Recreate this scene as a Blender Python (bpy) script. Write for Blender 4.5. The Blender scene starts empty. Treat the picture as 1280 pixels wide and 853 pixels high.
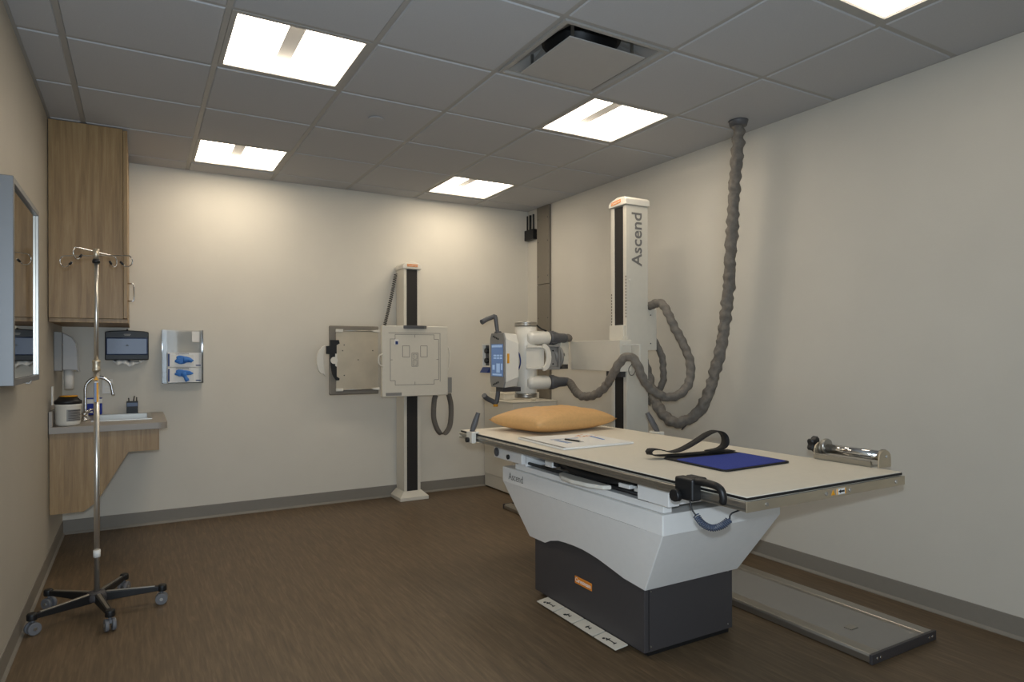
import bpy, bmesh, math, random
from mathutils import Vector, Matrix, noise
random.seed(7)
PI = math.pi
COL = bpy.context.scene.collection
SC = bpy.context.scene

# ------------------------------------------------------------------ materials
def lin(c):
    c = c / 255.0
    return c / 12.92 if c <= .04045 else ((c + .055) / 1.055) ** 2.4
def rgb(r, g, b): return (lin(r), lin(g), lin(b), 1)
def mat(name, col, rough=.5, metal=0.0, spec=.5, bump=0.0, bscale=200, var=0.0, vscale=30, emis=None, estr=0, trans=0, coat=0, alpha=1, sheen=0, ior=1.45):
    m = bpy.data.materials.new(name); m.use_nodes = True
    nt = m.node_tree; b = nt.nodes['Principled BSDF']
    b.inputs['Base Color'].default_value = col
    b.inputs['Roughness'].default_value = rough
    b.inputs['Metallic'].default_value = metal
    b.inputs['Specular IOR Level'].default_value = spec
    b.inputs['IOR'].default_value = ior
    if trans: b.inputs['Transmission Weight'].default_value = trans
    if coat: b.inputs['Coat Weight'].default_value = coat
    if alpha < 1: b.inputs['Alpha'].default_value = alpha
    if sheen: b.inputs['Sheen Weight'].default_value = sheen
    if emis: b.inputs['Emission Color'].default_value = emis; b.inputs['Emission Strength'].default_value = estr
    tc = nt.nodes.new('ShaderNodeTexCoord')
    n = nt.nodes.new('ShaderNodeTexNoise'); n.inputs['Scale'].default_value = vscale; n.inputs['Detail'].default_value = 4
    nt.links.new(tc.outputs['Object'], n.inputs['Vector'])
    v = max(var, .02)
    mx = nt.nodes.new('ShaderNodeMixRGB'); mx.blend_type = 'MULTIPLY'; mx.inputs['Fac'].default_value = 1
    mx.inputs['Color1'].default_value = col
    rp = nt.nodes.new('ShaderNodeValToRGB')
    rp.color_ramp.elements[0].position = .3; rp.color_ramp.elements[1].position = .7
    rp.color_ramp.elements[0].color = (1 - v, 1 - v, 1 - v, 1); rp.color_ramp.elements[1].color = (1 + v * .3,) * 3 + (1,)
    nt.links.new(n.outputs['Fac'], rp.inputs['Fac']); nt.links.new(rp.outputs['Color'], mx.inputs['Color2'])
    nt.links.new(mx.outputs['Color'], b.inputs['Base Color'])
    if bump:
        n2 = nt.nodes.new('ShaderNodeTexNoise'); n2.inputs['Scale'].default_value = bscale; n2.inputs['Detail'].default_value = 3
        nt.links.new(tc.outputs['Object'], n2.inputs['Vector'])
        bp = nt.nodes.new('ShaderNodeBump'); bp.inputs['Strength'].default_value = bump; bp.inputs['Distance'].default_value = .002
        nt.links.new(n2.outputs['Fac'], bp.inputs['Height']); nt.links.new(bp.outputs['Normal'], b.inputs['Normal'])
    return m
def grain(name, stops, scale_vec, nscale, rough, bump=.1, dist=.0, detail=8):
    m = bpy.data.materials.new(name); m.use_nodes = True
    nt = m.node_tree; b = nt.nodes['Principled BSDF']; b.inputs['Roughness'].default_value = rough
    tc = nt.nodes.new('ShaderNodeTexCoord'); mp = nt.nodes.new('ShaderNodeMapping'); mp.inputs['Scale'].default_value = scale_vec
    nt.links.new(tc.outputs['Object'], mp.inputs['Vector'])
    n = nt.nodes.new('ShaderNodeTexNoise'); n.inputs['Scale'].default_value = nscale; n.inputs['Detail'].default_value = detail
    n.inputs['Roughness'].default_value = .65; n.inputs['Distortion'].default_value = dist
    nt.links.new(mp.outputs['Vector'], n.inputs['Vector'])
    rp = nt.nodes.new('ShaderNodeValToRGB'); els = rp.color_ramp.elements
    els[0].position, els[0].color = stops[0]; els[1].position, els[1].color = stops[-1]
    for p, c in stops[1:-1]:
        e = els.new(p); e.color = c
    nt.links.new(n.outputs['Fac'], rp.inputs['Fac']); nt.links.new(rp.outputs['Color'], b.inputs['Base Color'])
    bp = nt.nodes.new('ShaderNodeBump'); bp.inputs['Strength'].default_value = bump; bp.inputs['Distance'].default_value = .002
    nt.links.new(n.outputs['Fac'], bp.inputs['Height']); nt.links.new(bp.outputs['Normal'], b.inputs['Normal'])
    return m, n, rp

M = {}
M['wall'] = mat('wall_paint', rgb(216, 210, 197), .62, bump=.25, bscale=350, var=.03, vscale=3)
M['wall_r'] = mat('wall_paint_shaded_r', rgb(206, 201, 190), .62, bump=.25, bscale=350, var=.03, vscale=3)  # right wall colour darkened to stand in for vignetting at that side
M['wall_l'] = mat('wall_paint_shaded_l', rgb(180, 174, 162), .62, bump=.25, bscale=350, var=.03, vscale=3)  # left wall: side shade put into the base colour
M['tile'] = mat('ceiling_tile', rgb(180, 181, 183), .9, bump=.5, bscale=500, var=.05, vscale=160)
M['grid'] = mat('ceiling_grid', rgb(160, 158, 154), .45)
M['floor'], n_, rp_ = grain('floor_vinyl', [(.25, rgb(76, 63, 46)), (.5, rgb(97, 80, 59)), (.75, rgb(122, 102, 78))], (26, 1.6, 1), 3.0, .5, .12, .6)
M['base'] = mat('rubber_base', rgb(132, 126, 116), .5)
M['wood'], n_, rp_ = grain('cabinet_laminate', [(.25, rgb(122, 96, 61)), (.5, rgb(151, 122, 81)), (.75, rgb(172, 145, 103))], (9, 9, .55), 4.0, .45, .05, .5)
M['counter'] = mat('counter_laminate', rgb(158, 150, 140), .4, var=.12, vscale=400)
M['cream'] = mat('cream_enamel', rgb(218, 212, 198), .38, coat=.1)
M['white'] = mat('white_enamel', rgb(237, 235, 231), .35, coat=.1)
M['offwhite'] = mat('off_white_plastic', rgb(225, 220, 208), .32)
M['top'] = mat('table_laminate', rgb(228, 220, 203), .5)
M['black'] = mat('black_plastic', rgb(26, 26, 27), .45)
M['dark'] = mat('charcoal_panel', rgb(68, 65, 66), .45, bump=.2, bscale=900)
M['strip'] = mat('black_belt', rgb(40, 37, 35), .6, bump=.2, bscale=600)
M['grey'] = mat('grey_plastic', rgb(88, 88, 90), .42)
M['mid'] = mat('mid_grey_paint', rgb(140, 138, 134), .45)
M['letter'] = mat('grey_lettering', rgb(120, 117, 113), .5)
M['orange'] = mat('orange_badge', rgb(232, 142, 52), .45)
M['yellow'] = mat('amber_label', rgb(226, 158, 32), .5)
M['paper'] = mat('white_paper', rgb(235, 233, 228), .75)
M['alu'] = mat('brushed_aluminium', rgb(176, 172, 164), .34, metal=.9)
M['steel'] = mat('stainless_steel', rgb(212, 200, 178), .42, metal=.85, var=.12, vscale=6)
M['satin'] = mat('satin_metal', rgb(124, 125, 126), .48, metal=.7)
M['pole'] = mat('polished_tube', rgb(214, 210, 202), .28, metal=.9)
M['chrome'] = mat('chrome', rgb(215, 215, 215), .1, metal=1)
M['mirror'] = mat('mirror_glass', rgb(205, 205, 200), .02, metal=1)
M['duct'] = mat('duct_metal', rgb(128, 121, 110), .5, metal=.25)
M['hose'] = mat('hose_sleeve', rgb(121, 115, 107), .8, bump=.8, bscale=120, var=.25, vscale=40)
M['rubber'] = mat('castor_rubber', rgb(110, 110, 112), .5)
M['pillow'] = mat('pillow_vinyl', rgb(216, 170, 112), .6, bump=.5, bscale=90, var=.08, vscale=60)
M['blue'] = mat('blue_fabric', rgb(48, 66, 160), .85, bump=.6, bscale=500, var=.15, vscale=300)
M['strap'] = mat('black_webbing', rgb(30, 28, 27), .75, bump=.4, bscale=500)
M['greystrap'] = mat('grey_webbing', rgb(112, 106, 98), .75)
M['lens'] = mat('lit_lens', rgb(255, 255, 255), .5, emis=(1, .87, .69, 1), estr=9.8)
M['lens_mid'] = mat('lit_lens_middle', rgb(255, 255, 255), .5, emis=(1, .87, .69, 1), estr=9.6)
M['lens_near'] = mat('lit_lens_dimmer', rgb(255, 255, 255), .5, emis=(1, .87, .69, 1), estr=3.6)
M['screen'] = mat('blue_screen', rgb(60, 84, 120), .25, emis=rgb(118, 150, 200), estr=.30)
M['screen2'] = mat('light_screen', rgb(120, 150, 190), .25, emis=rgb(170, 195, 225), estr=.36)
M['duskblue'] = mat('smoked_plastic', rgb(46, 62, 96), .30, spec=.5)
M['glove'] = mat('blue_nitrile', rgb(58, 122, 200), .5)
M['navy'] = mat('navy_print', rgb(38, 60, 118), .5)
def thin_clear(name):
    m = bpy.data.materials.new(name); m.use_nodes = True; nt = m.node_tree; nt.nodes.clear()
    out = nt.nodes.new('ShaderNodeOutputMaterial'); mx_ = nt.nodes.new('ShaderNodeMixShader'); tr_ = nt.nodes.new('ShaderNodeBsdfTransparent'); gl = nt.nodes.new('ShaderNodeBsdfGlossy'); fr_ = nt.nodes.new('ShaderNodeFresnel')
    tr_.inputs[0].default_value = (.955, .96, .965, 1); gl.inputs['Roughness'].default_value = .04; fr_.inputs[0].default_value = 1.3
    nt.links.new(fr_.outputs[0], mx_.inputs[0]); nt.links.new(tr_.outputs[0], mx_.inputs[1]); nt.links.new(gl.outputs[0], mx_.inputs[2]); nt.links.new(mx_.outputs[0], out.inputs[0])
    return m
M['acrylic'] = thin_clear('clear_acrylic_sheet')
M['smoke'] = mat('grey_translucent_cover', rgb(165, 165, 165), .15, coat=.5, spec=.7)
M['coil'] = mat('navy_coil', rgb(72, 80, 98), .5)
M['cup'] = mat('white_cup', rgb(220, 216, 208), .6)
M['line'] = mat('print_line', rgb(110, 104, 96), .6)
M['inner'] = mat('fixture_inner', rgb(170, 168, 165), .6)
M['bluewire'] = mat('blue_cable', rgb(36, 54, 110), .45)
M['teal'] = mat('printed_picture', rgb(130, 150, 185), .6)

# ------------------------------------------------------------------ mesh helpers
class MB:
    def __init__(s): s.v = []; s.f = []; s.mi = []; s.sm = []
    def add(s, vs, fs, mi=0, smooth=False):
        o = len(s.v); s.v += [tuple(v) for v in vs]
        for f in fs: s.f.append([i + o for i in f]); s.mi.append(mi); s.sm.append(smooth)
        return s
    def box(s, x0, x1, y0, y1, z0, z1, mi=0, T=None):
        vs = [Vector((x, y, z)) for x in (x0, x1) for y in (y0, y1) for z in (z0, z1)]
        if T is not None: vs = [T @ v for v in vs]
        return s.add(vs, [(0, 1, 3, 2), (4, 6, 7, 5), (0, 4, 5, 1), (2, 3, 7, 6), (0, 2, 6, 4), (1, 5, 7, 3)], mi)
    def hexa(s, b, t, mi=0):   # four bottom points, four top points
        return s.add(b + t, [(3, 2, 1, 0), (4, 5, 6, 7), (0, 1, 5, 4), (1, 2, 6, 5), (2, 3, 7, 6), (3, 0, 4, 7)], mi)
    def prism(s, poly, axis, a, b, mi=0):   # polygon in the plane across axis, extruded a..b
        def P(p, h):
            return {'x': (h, p[0], p[1]), 'y': (p[0], h, p[1]), 'z': (p[0], p[1], h)}[axis]
        n = len(poly)
        vs = [P(p, a) for p in poly] + [P(p, b) for p in poly]
        fs = [tuple(range(n))[::-1], tuple(range(n, 2 * n))] + [(i, (i + 1) % n, n + (i + 1) % n, n + i) for i in range(n)]
        return s.add(vs, fs, mi)
    def cyl(s, p0, p1, r0, r1=None, n=20, mi=0, caps=True):
        r1 = r0 if r1 is None else r1
        p0, p1 = Vector(p0), Vector(p1); d = (p1 - p0).normalized()
        a = d.orthogonal().normalized(); b = d.cross(a)
        vs = []
        for p, r in ((p0, r0), (p1, r1)):
            vs += [p + a * (r * math.cos(2 * PI * k / n)) + b * (r * math.sin(2 * PI * k / n)) for k in range(n)]
        s.add(vs, [(k, (k + 1) % n, n + (k + 1) % n, n + k) for k in range(n)], mi, True)
        if caps: s.add(vs, [tuple(range(n))[::-1], tuple(range(n, 2 * n))], mi)
        return s
    def lathe(s, prof, c, axis='z', n=28, mi=0):  # prof: list (radius, height)
        ax = {'z': (Vector((1, 0, 0)), Vector((0, 1, 0)), Vector((0, 0, 1))), 'x': (Vector((0, 1, 0)), Vector((0, 0, 1)), Vector((1, 0, 0))),
              'y': (Vector((0, 0, 1)), Vector((1, 0, 0)), Vector((0, 1, 0)))}[axis]
        c = Vector(c); vs = []
        for r, h in prof: vs += [c + ax[0] * (r * math.cos(2 * PI * k / n)) + ax[1] * (r * math.sin(2 * PI * k / n)) + ax[2] * h for k in range(n)]
        fs = [(j * n + k, j * n + (k + 1) % n, (j + 1) * n + (k + 1) % n, (j + 1) * n + k) for j in range(len(prof) - 1) for k in range(n)]
        s.add(vs, fs, mi, True)
        s.add(vs[:n], [tuple(range(n))[::-1]], mi); s.add(vs[-n:], [tuple(range(n))], mi)
        return s
    def tube(s, pts, r, n=12, mi=0, step=None, rf=None, flat=None):
        P = smooth_path(pts, step) if step else [Vector(p) for p in pts]
        m = len(P); up = None; vs = []
        for i, p in enumerate(P):
            d = (P[min(i + 1, m - 1)] - P[max(i - 1, 0)]).normalized()
            if up is None: up = d.orthogonal().normalized()
            up = (up - d * up.dot(d)).normalized(); b = d.cross(up)
            rr = r if rf is None else rf(i / (m - 1), i)
            for k in range(n):
                t = 2 * PI * k / n
                q = rr if not callable(flat) else rr * flat(i, k)
                vs.append(p + up * (q * math.cos(t)) + b * (q * math.sin(t)))
        s.add(vs, [(j * n + k, j * n + (k + 1) % n, (j + 1) * n + (k + 1) % n, (j + 1) * n + k) for j in range(m - 1) for k in range(n)], mi, True)
        s.add(vs[:n], [tuple(range(n))[::-1]], mi); s.add(vs[-n:], [tuple(range(n))], mi)
        return s
    def ribbon(s, pts, w, th, wdir, step=.01, mi=0):   # flat strap along pts, width along wdir
        P = smooth_path(pts, step); vs = []; m = len(P)
        for i, p in enumerate(P):
            d = (P[min(i + 1, m - 1)] - P[max(i - 1, 0)]).normalized()
            w_ = Vector(wdir); w_ = (w_ - d * w_.dot(d)).normalized(); nn = d.cross(w_)
            for a, b in ((-1, -1), (1, -1), (1, 1), (-1, 1)): vs.append(p + w_ * (a * w / 2) + nn * (b * th / 2))
        fs = [(j * 4 + k, j * 4 + (k + 1) % 4, (j + 1) * 4 + (k + 1) % 4, (j + 1) * 4 + k) for j in range(m - 1) for k in range(4)]
        s.add(vs, fs, mi, True)
        s.add(vs[:4], [(3, 2, 1, 0)], mi); s.add(vs[-4:], [(0, 1, 2, 3)], mi)
        return s
def smooth_path(pts, step):
    pts = [Vector(p) for p in pts]; out = []
    P = [pts[0] * 2 - pts[1]] + pts + [pts[-1] * 2 - pts[-2]]
    for i in range(1, len(P) - 2):
        p0, p1, p2, p3 = P[i - 1:i + 3]
        n = max(2, int((p2 - p1).length / step))
        for k in range(n):
            t = k / n
            out.append(.5 * ((2 * p1) + (p2 - p0) * t + (2 * p0 - 5 * p1 + 4 * p2 - p3) * t * t + (3 * p1 - p0 - 3 * p2 + p3) * t ** 3))
    out.append(pts[-1]); return out

ORG = {}
def props(o, label=None, cat=None, group=None, kind=None):
    if label: o['label'] = label
    if cat: o['category'] = cat
    if group: o['group'] = group
    if kind: o['kind'] = kind
    return o
def thing(name, label, cat, loc, group=None):
    o = bpy.data.objects.new(name, None); COL.objects.link(o); o.location = loc; o.empty_display_size = .05
    ORG[o.name] = Vector(loc); return props(o, label, cat, group)
def ob(name, mb, mats, parent=None, bevel=0, seg=2, label=None, loc=None, local=False, sub=0, wnorm=False):
    me = bpy.data.meshes.new(name)
    if parent is not None: org = ORG[parent.name]; loc0 = Vector((0, 0, 0))
    elif loc is not None: org = Vector(loc); loc0 = org
    else:
        bb = mb.v; org = Vector((sum(v[0] for v in bb) / len(bb), sum(v[1] for v in bb) / len(bb), min(v[2] for v in bb))); loc0 = org
    if local: shift = Vector((0, 0, 0))
    else: shift = org
    me.from_pydata([Vector(v) - shift for v in mb.v], [], mb.f)
    for p, mi, sm in zip(me.polygons, mb.mi, mb.sm): p.material_index = mi; p.use_smooth = sm
    bm = bmesh.new(); bm.from_mesh(me); bmesh.ops.remove_doubles(bm, verts=bm.verts, dist=1e-6); bmesh.ops.recalc_face_normals(bm, faces=bm.faces); bm.to_mesh(me); bm.free()
    for m in (mats if isinstance(mats, (list, tuple)) else [mats]): me.materials.append(M[m] if isinstance(m, str) else m)
    o = bpy.data.objects.new(name, me); COL.objects.link(o); o.location = loc0
    if parent is not None: o.parent = parent
    ORG[o.name] = org
    if bevel:
        b = o.modifiers.new('bevel', 'BEVEL'); b.width = bevel; b.segments = seg; b.limit_method = 'ANGLE'; b.angle_limit = math.radians(35)
        if wnorm:
            for p in me.polygons: p.use_smooth = True
            w = o.modifiers.new('wn', 'WEIGHTED_NORMAL'); w.keep_sharp = True
    if sub:
        u = o.modifiers.new('sub', 'SUBSURF'); u.levels = sub; u.render_levels = sub
    if label: o['label'] = label
    return o
def struct(name, mb, mats, bevel=0):
    o = ob(name, mb, mats, None, bevel); o['kind'] = 'structure'; return o
def text_mb(txt, size, depth, Mx, mi=0, align='LEFT', bold=0.0, fit=None):
    cu = bpy.data.curves.new('lettering', 'FONT'); cu.body = txt; cu.size = size; cu.extrude = depth; cu.align_x = align; cu.offset = bold
    cu.resolution_u = 3
    t = bpy.data.objects.new('lettering', cu); COL.objects.link(t)
    dg = bpy.context.evaluated_depsgraph_get(); dg.update()
    me = bpy.data.meshes.new_from_object(t.evaluated_get(dg))
    vs = [v.co.copy() for v in me.vertices]
    if fit:
        x0 = min(v.x for v in vs); x1 = max(v.x for v in vs); k = fit / (x1 - x0)
        for v in vs: v.x = (v.x - x0) * k; 
    mb = MB(); mb.add([Mx @ v for v in vs], [tuple(p.vertices) for p in me.polygons], mi)
    bpy.data.objects.remove(t); bpy.data.curves.remove(cu); bpy.data.meshes.remove(me)
    return mb
def frame_mx(o, ex, ey):
    ex = Vector(ex).normalized(); ey = Vector(ey).normalized(); ez = ex.cross(ey)
    m = Matrix.Identity(4)
    for i in range(3): m[i][0] = ex[i]; m[i][1] = ey[i]; m[i][2] = ez[i]; m[i][3] = o[i]
    return m
def join(*mbs):
    r = MB()
    for m in mbs:
        o = len(r.v); r.v += m.v
        r.f += [[i + o for i in f] for f in m.f]; r.mi += m.mi; r.sm += m.sm
    return r
def copy_tree(o, parent=None):
    c = o.copy(); COL.objects.link(c); ORG[c.name] = ORG.get(o.name)
    if parent is not None: c.parent = parent
    for ch in [x for x in o.children]: copy_tree(ch, c)
    return c

# ------------------------------------------------------------------ camera
F_PX, YAW, ROLL, CY, HC = 813.316, .52111, -.00255, 441.149, 1.271
R_ = Vector((math.cos(YAW), -math.sin(YAW), 0)); F_ = Vector((math.sin(YAW), math.cos(YAW), 0)); U_ = Vector((0, 0, 1))
R2 = R_ * math.cos(ROLL) + U_ * math.sin(ROLL); U2 = -R_ * math.sin(ROLL) + U_ * math.cos(ROLL)
cam = bpy.data.cameras.new('camera'); co = bpy.data.objects.new('camera', cam); COL.objects.link(co)
cam.sensor_width = 36; cam.lens = F_PX * 36 / 1280; cam.shift_y = (CY - 426.5) / 1280; cam.clip_start = .02
mw = Matrix.Identity(4)
for i in range(3): mw[i][0] = R2[i]; mw[i][1] = U2[i]; mw[i][2] = -F_[i]
mw[2][3] = HC
co.matrix_world = mw; SC.camera = co
CAM = Vector((0, 0, HC))
def ray(u, v): return F_ + R2 * ((u - 640) / F_PX) + U2 * ((CY - v) / F_PX)
def dep(u, v, d): return CAM + ray(u, v) * d                     # a measured point at distance d ahead
def px(u, v, X): r = ray(u, v); return CAM + r * (X / r.x)      # on a plane facing the side walls
def py(u, v, Y): r = ray(u, v); return CAM + r * (Y / r.y)      # on a plane facing the back wall
def pz(u, v, Z): r = ray(u, v); return CAM + r * ((Z - HC) / r.z)

# ------------------------------------------------------------------ room
XL, XR, YB, YN, ZC = -.465, 3.365, 5.537, -.75, 2.668
T = .12
struct('floor', MB().box(XL - T, XR + T, YN - T, YB + T, -.1, 0), 'floor')
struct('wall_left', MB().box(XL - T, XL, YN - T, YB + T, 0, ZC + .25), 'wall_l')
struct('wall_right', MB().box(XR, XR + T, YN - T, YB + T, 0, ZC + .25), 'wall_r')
struct('wall_back', MB().box(XL, XR, YB, YB + T, 0, ZC + .25), 'wall')
DX0, DX1, DZ = -.38, .56, 2.13  # doorway assumed in the unseen near wall, opened for the added cool light
struct('wall_near', MB().box(XL, DX0, YN - T, YN, 0, ZC + .25).box(DX1, XR, YN - T, YN, 0, ZC + .25).box(DX0, DX1, YN - T, YN, DZ, ZC + .25), 'wall')
struct('trim_1', MB().box(DX0 - .05, DX0, YN, YN + .015, 0, DZ + .05).box(DX1, DX1 + .05, YN, YN + .015, 0, DZ + .05).box(DX0, DX1, YN, YN + .015, DZ, DZ + .05), 'mid')
struct('floor_corridor', MB().box(-1.2, 1.6, YN - T - 1.6, YN - T, -.1, 0), 'floor')
def baseprof(side):
    # rubber cove base: 100 mm tall with a small toe
    return [(0, 0), (.014, 0), (.012, .006), (.004, .016), (.003, .098), (0, .10)]
pb = baseprof(0)
struct('baseboard_left', MB().prism([(XL + a, b) for a, b in pb], 'y', YN, YB), 'base')
struct('baseboard_right', MB().prism([(XR - a, b) for a, b in pb], 'y', YN, YB), 'base')
struct('baseboard_back', MB().prism([(YB - a, b) for a, b in pb], 'x', XL + .004, XR - .004), 'base')
# suspended ceiling: T-bar grid and tegular tiles, one structure
GX0, GY0, S = -.2872, 2.848, .6096
gx = [GX0 + S * i for i in range(-1, 7)]; gy = [GY0 + S * j for j in range(-6, 6)]
LIGHTS = [(1, 3), (1, 0), (4, 3), (4, 0), (4, -3)]
VENT = (3, -1); tw = .012
cl = MB()
for i in range(-1, 6):
    for j in range(-6, 5):
        if (i, j) in LIGHTS or (i, j) == VENT: continue
        x0 = max(GX0 + S * i, XL); x1 = min(GX0 + S * (i + 1), XR); y0 = max(GY0 + S * j, YN); y1 = min(GY0 + S * (j + 1), YB)
        if x1 - x0 < .02 or y1 - y0 < .02: continue
        e = .017; q = .007
        a = [(x0 + e, y0 + e), (x1 - e, y0 + e), (x1 - e, y1 - e), (x0 + e, y1 - e)]
        b = [(x0 + tw, y0 + tw), (x1 - tw, y0 + tw), (x1 - tw, y1 - tw), (x0 + tw, y1 - tw)]
        cl.add([(x, y, ZC) for x, y in a] + [(x, y, ZC + q) for x, y in b] + [(x, y, ZC + .03) for x, y in b],
               [(0, 1, 2, 3), (0, 1, 5, 4), (1, 2, 6, 5), (2, 3, 7, 6), (3, 0, 4, 7), (4, 5, 9, 8), (5, 6, 10, 9), (6, 7, 11, 10), (7, 4, 8, 11), (8, 9, 10, 11)], 0)
for x in gx:
    if XL < x < XR: cl.box(x - tw, x + tw, YN, YB, ZC + .005, ZC + .035, 1)
for y in gy:
    if YN < y < YB: cl.box(XL, XR, y - tw, y + tw, ZC + .0052, ZC + .035, 1)
cl.box(XL, XL + .02, YN, YB, ZC + .004, ZC + .03, 1).box(XR - .02, XR, YN, YB, ZC + .004, ZC + .03, 1)
cl.box(XL, XR, YB - .02, YB, ZC + .004, ZC + .03, 1).box(XL, XR, YN, YN + .02, ZC + .004, ZC + .03, 1)
cl.box(XL - .1, XR + .1, YN - .1, YB + .1, ZC + .26, ZC + .3, 1)
struct('ceiling', cl, ['tile', 'grid'])

# ------------------------------------------------------------------ troffers
def troffer():
    t = thing('ceiling_light', '', 'ceiling light', (0, 0, 0))
    h = S / 2 - tw - .001; e = .022; H = .066
    f = MB()
    for a, b, c, d in ((-h, h, -h, -h + e), (-h, h, h - e, h), (-h, -h + e, -h + e, h - e), (h - e, h, -h + e, h - e)): f.box(a, b, c, d, .0, .012)
    f.box(-h, h, -h, h, H + .02, H + .03)
    f.box(-h, -h + .004, -h, h, .012, H + .02).box(h - .004, h, -h, h, .012, H + .02).box(-h, h, -h, -h + .004, .012, H + .02).box(-h, h, h - .004, h, .012, H + .02)
    ob('frame', f, 'grid', t)
    g = h - e; sp = .036; n = 8
    for s_ in (-1, 1):
        l = MB(); vs = []
        for k in range(n + 1):
            u = k / n; x = g + (sp - g) * u; z = .010 + (H - .010) * math.sin(u * PI / 2) ** .8
            vs += [(s_ * x, -g, z), (s_ * x, g, z)]
        l.add(vs, [(2 * k, 2 * k + 1, 2 * k + 3, 2 * k + 2) for k in range(n)], 0, True)
        # end walls of this half
        for yy in (-g + .001, g - .001):
            pts = [(s_ * (g + (sp - g) * k / n), yy, .010 + (H - .010) * math.sin(k / n * PI / 2) ** .8) for k in range(n + 1)]
            l.add(pts + [(s_ * sp, yy, .010)], [tuple(range(n + 2))], 0)
        ob('lens', l, 'lens', t)
    ob('spine', MB().box(-sp, sp, -g, g, H, H + .012), 'inner', t)
    for yy in (-g + .001, g - .001): ob('end_lens', MB().add([(-sp, yy, .01), (sp, yy, .01), (sp, yy, H), (-sp, yy, H)], [(0, 1, 2, 3)]), 'lens', t)
    return t
tro = troffer()
labs = {(1, 3): 'square recessed ceiling light nearest the wood cabinet, by the back wall', (1, 0): 'large square ceiling light above the left side of the floor, nearer the camera',
        (4, 3): 'small far square ceiling light above the wall stand, near the corner', (4, 0): 'square ceiling light touching the corner of the air vent',
        (4, -3): 'square ceiling light cut off by the top edge near the right wall', (1, -3): 'square ceiling light overhead, behind the picture edge'}
for k, (i, j) in enumerate(LIGHTS):
    o = tro if k == 0 else copy_tree(tro)
    o.location = (GX0 + S * (i + .5), GY0 + S * (j + .5), ZC + .003)
    props(o, labs[(i, j)], 'ceiling light', 'recessed square ceiling lights')
    if j != 3:                                   # nearer fixtures set dimmer, standing in for falloff near the camera
        for c in o.children:
            if c.name.startswith(('lens', 'end_lens')):
                c.data = c.data.copy(); c.data.materials[0] = M['lens_mid' if j == 0 else 'lens_near']
# vent
vx, vy = GX0 + S * 3.5, GY0 - S * .5; h = S / 2 - tw - .001
vt = thing('air_diffuser', 'square ceiling air vent with a hanging flat plaque and dark round duct', 'air vent', (vx, vy, ZC))
f = MB()
def ringquad(f, a, za, b, zb):
    A = [(vx + sx * a, vy + sy * a, za) for sx, sy in ((-1, -1), (1, -1), (1, 1), (-1, 1))]; B = [(vx + sx * b, vy + sy * b, zb) for sx, sy in ((-1, -1), (1, -1), (1, 1), (-1, 1))]
    f.add(A + B, [(k, (k + 1) % 4, 4 + (k + 1) % 4, 4 + k) for k in range(4)])
ringquad(f, h, ZC - .004, h - .016, ZC - .004); ringquad(f, h - .016, ZC - .004, h - .024, ZC + .006); ringquad(f, h - .024, ZC + .006, h - .034, ZC + .006); ringquad(f, h, ZC - .004, h, ZC + .02)
ob('frame', f, 'grid', vt)
f = MB(); n = 32; sq = []
for k in range(n):
    t = 2 * PI * k / n; c_, s_ = math.cos(t), math.sin(t); m_ = max(abs(c_), abs(s_)); sq.append((vx + c_ / m_ * (h - .034), vy + s_ / m_ * (h - .034), ZC + .006))
c1 = [(vx + math.cos(2 * PI * k / n) * .19, vy + math.sin(2 * PI * k / n) * .19, ZC + .09) for k in range(n)]
f.add(sq + c1, [(k, (k + 1) % n, n + (k + 1) % n, n + k) for k in range(n)])
ob('pan', f, 'mid', vt)
f = MB().cyl((vx, vy, ZC + .09), (vx, vy, ZC + .24), .175, n=32, caps=False); f.cyl((vx, vy, ZC + .235), (vx, vy, ZC + .24), .175, n=32)
f.add([(vx + math.cos(2 * PI * k / 32) * r, vy + math.sin(2 * PI * k / 32) * r, ZC + .09) for r in (.175, .19) for k in range(32)], [(k, (k + 1) % 32, 32 + (k + 1) % 32, 32 + k) for k in range(32)])
ob('duct', f, 'black', vt)
ob('plaque', MB().box(vx - .213, vx + .213, vy - .213, vy + .213, ZC - .020, ZC - .014), 'inner', vt, .002)
for sx, sy in ((-1, -1), (1, -1), (1, 1), (-1, 1)):
    ob('hanger', MB().box(vx + sx * .17 - .008, vx + sx * .17 + .008, vy + sy * .17 - .002, vy + sy * .17 + .002, ZC - .014, ZC + .085), 'alu', vt)
sd = ob('sprinkler_cover', MB().lathe([(.046, .0), (.046, .004), (.043, .008), (.020, .010)][::-1], (1.228, 3.757, ZC - .010)), 'tile', None)
props(sd, 'small round flush cover plate on a ceiling tile', 'sprinkler cover')

# ------------------------------------------------------------------ wall cabinet, counter
cy0 = 4.70
wc = thing('wall_cabinet', 'tall wood laminate wall cabinet reaching the ceiling in the corner', 'cabinet', (-.26, 5.1, 1.49))
g_ = .004
ob('body', MB().box(XL + g_, -.082, cy0, YB - g_, 1.487, ZC - .004), 'wood', wc, .001)
ob('filler', MB().box(XL + g_, -.055, cy0 + .02, YB - g_, 1.462, 1.486), 'wood', wc, .001)
dm = (cy0 + YB) / 2
for k, (a, b) in enumerate(((cy0 + .001, YB - .006),)):
    d = ob('door', MB().box(-.080, -.058, a, b, 1.490, ZC - .012), 'wood', wc, .001)
    hy = cy0 + .05 if k == 0 else YB - .06
    ob('handle', MB().tube([(-.058, hy, 1.602), (-.03, hy, 1.602), (-.024, hy, 1.612), (-.024, hy, 1.702), (-.03, hy, 1.712), (-.058, hy, 1.712)], .0042, 10), 'chrome', d)

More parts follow.
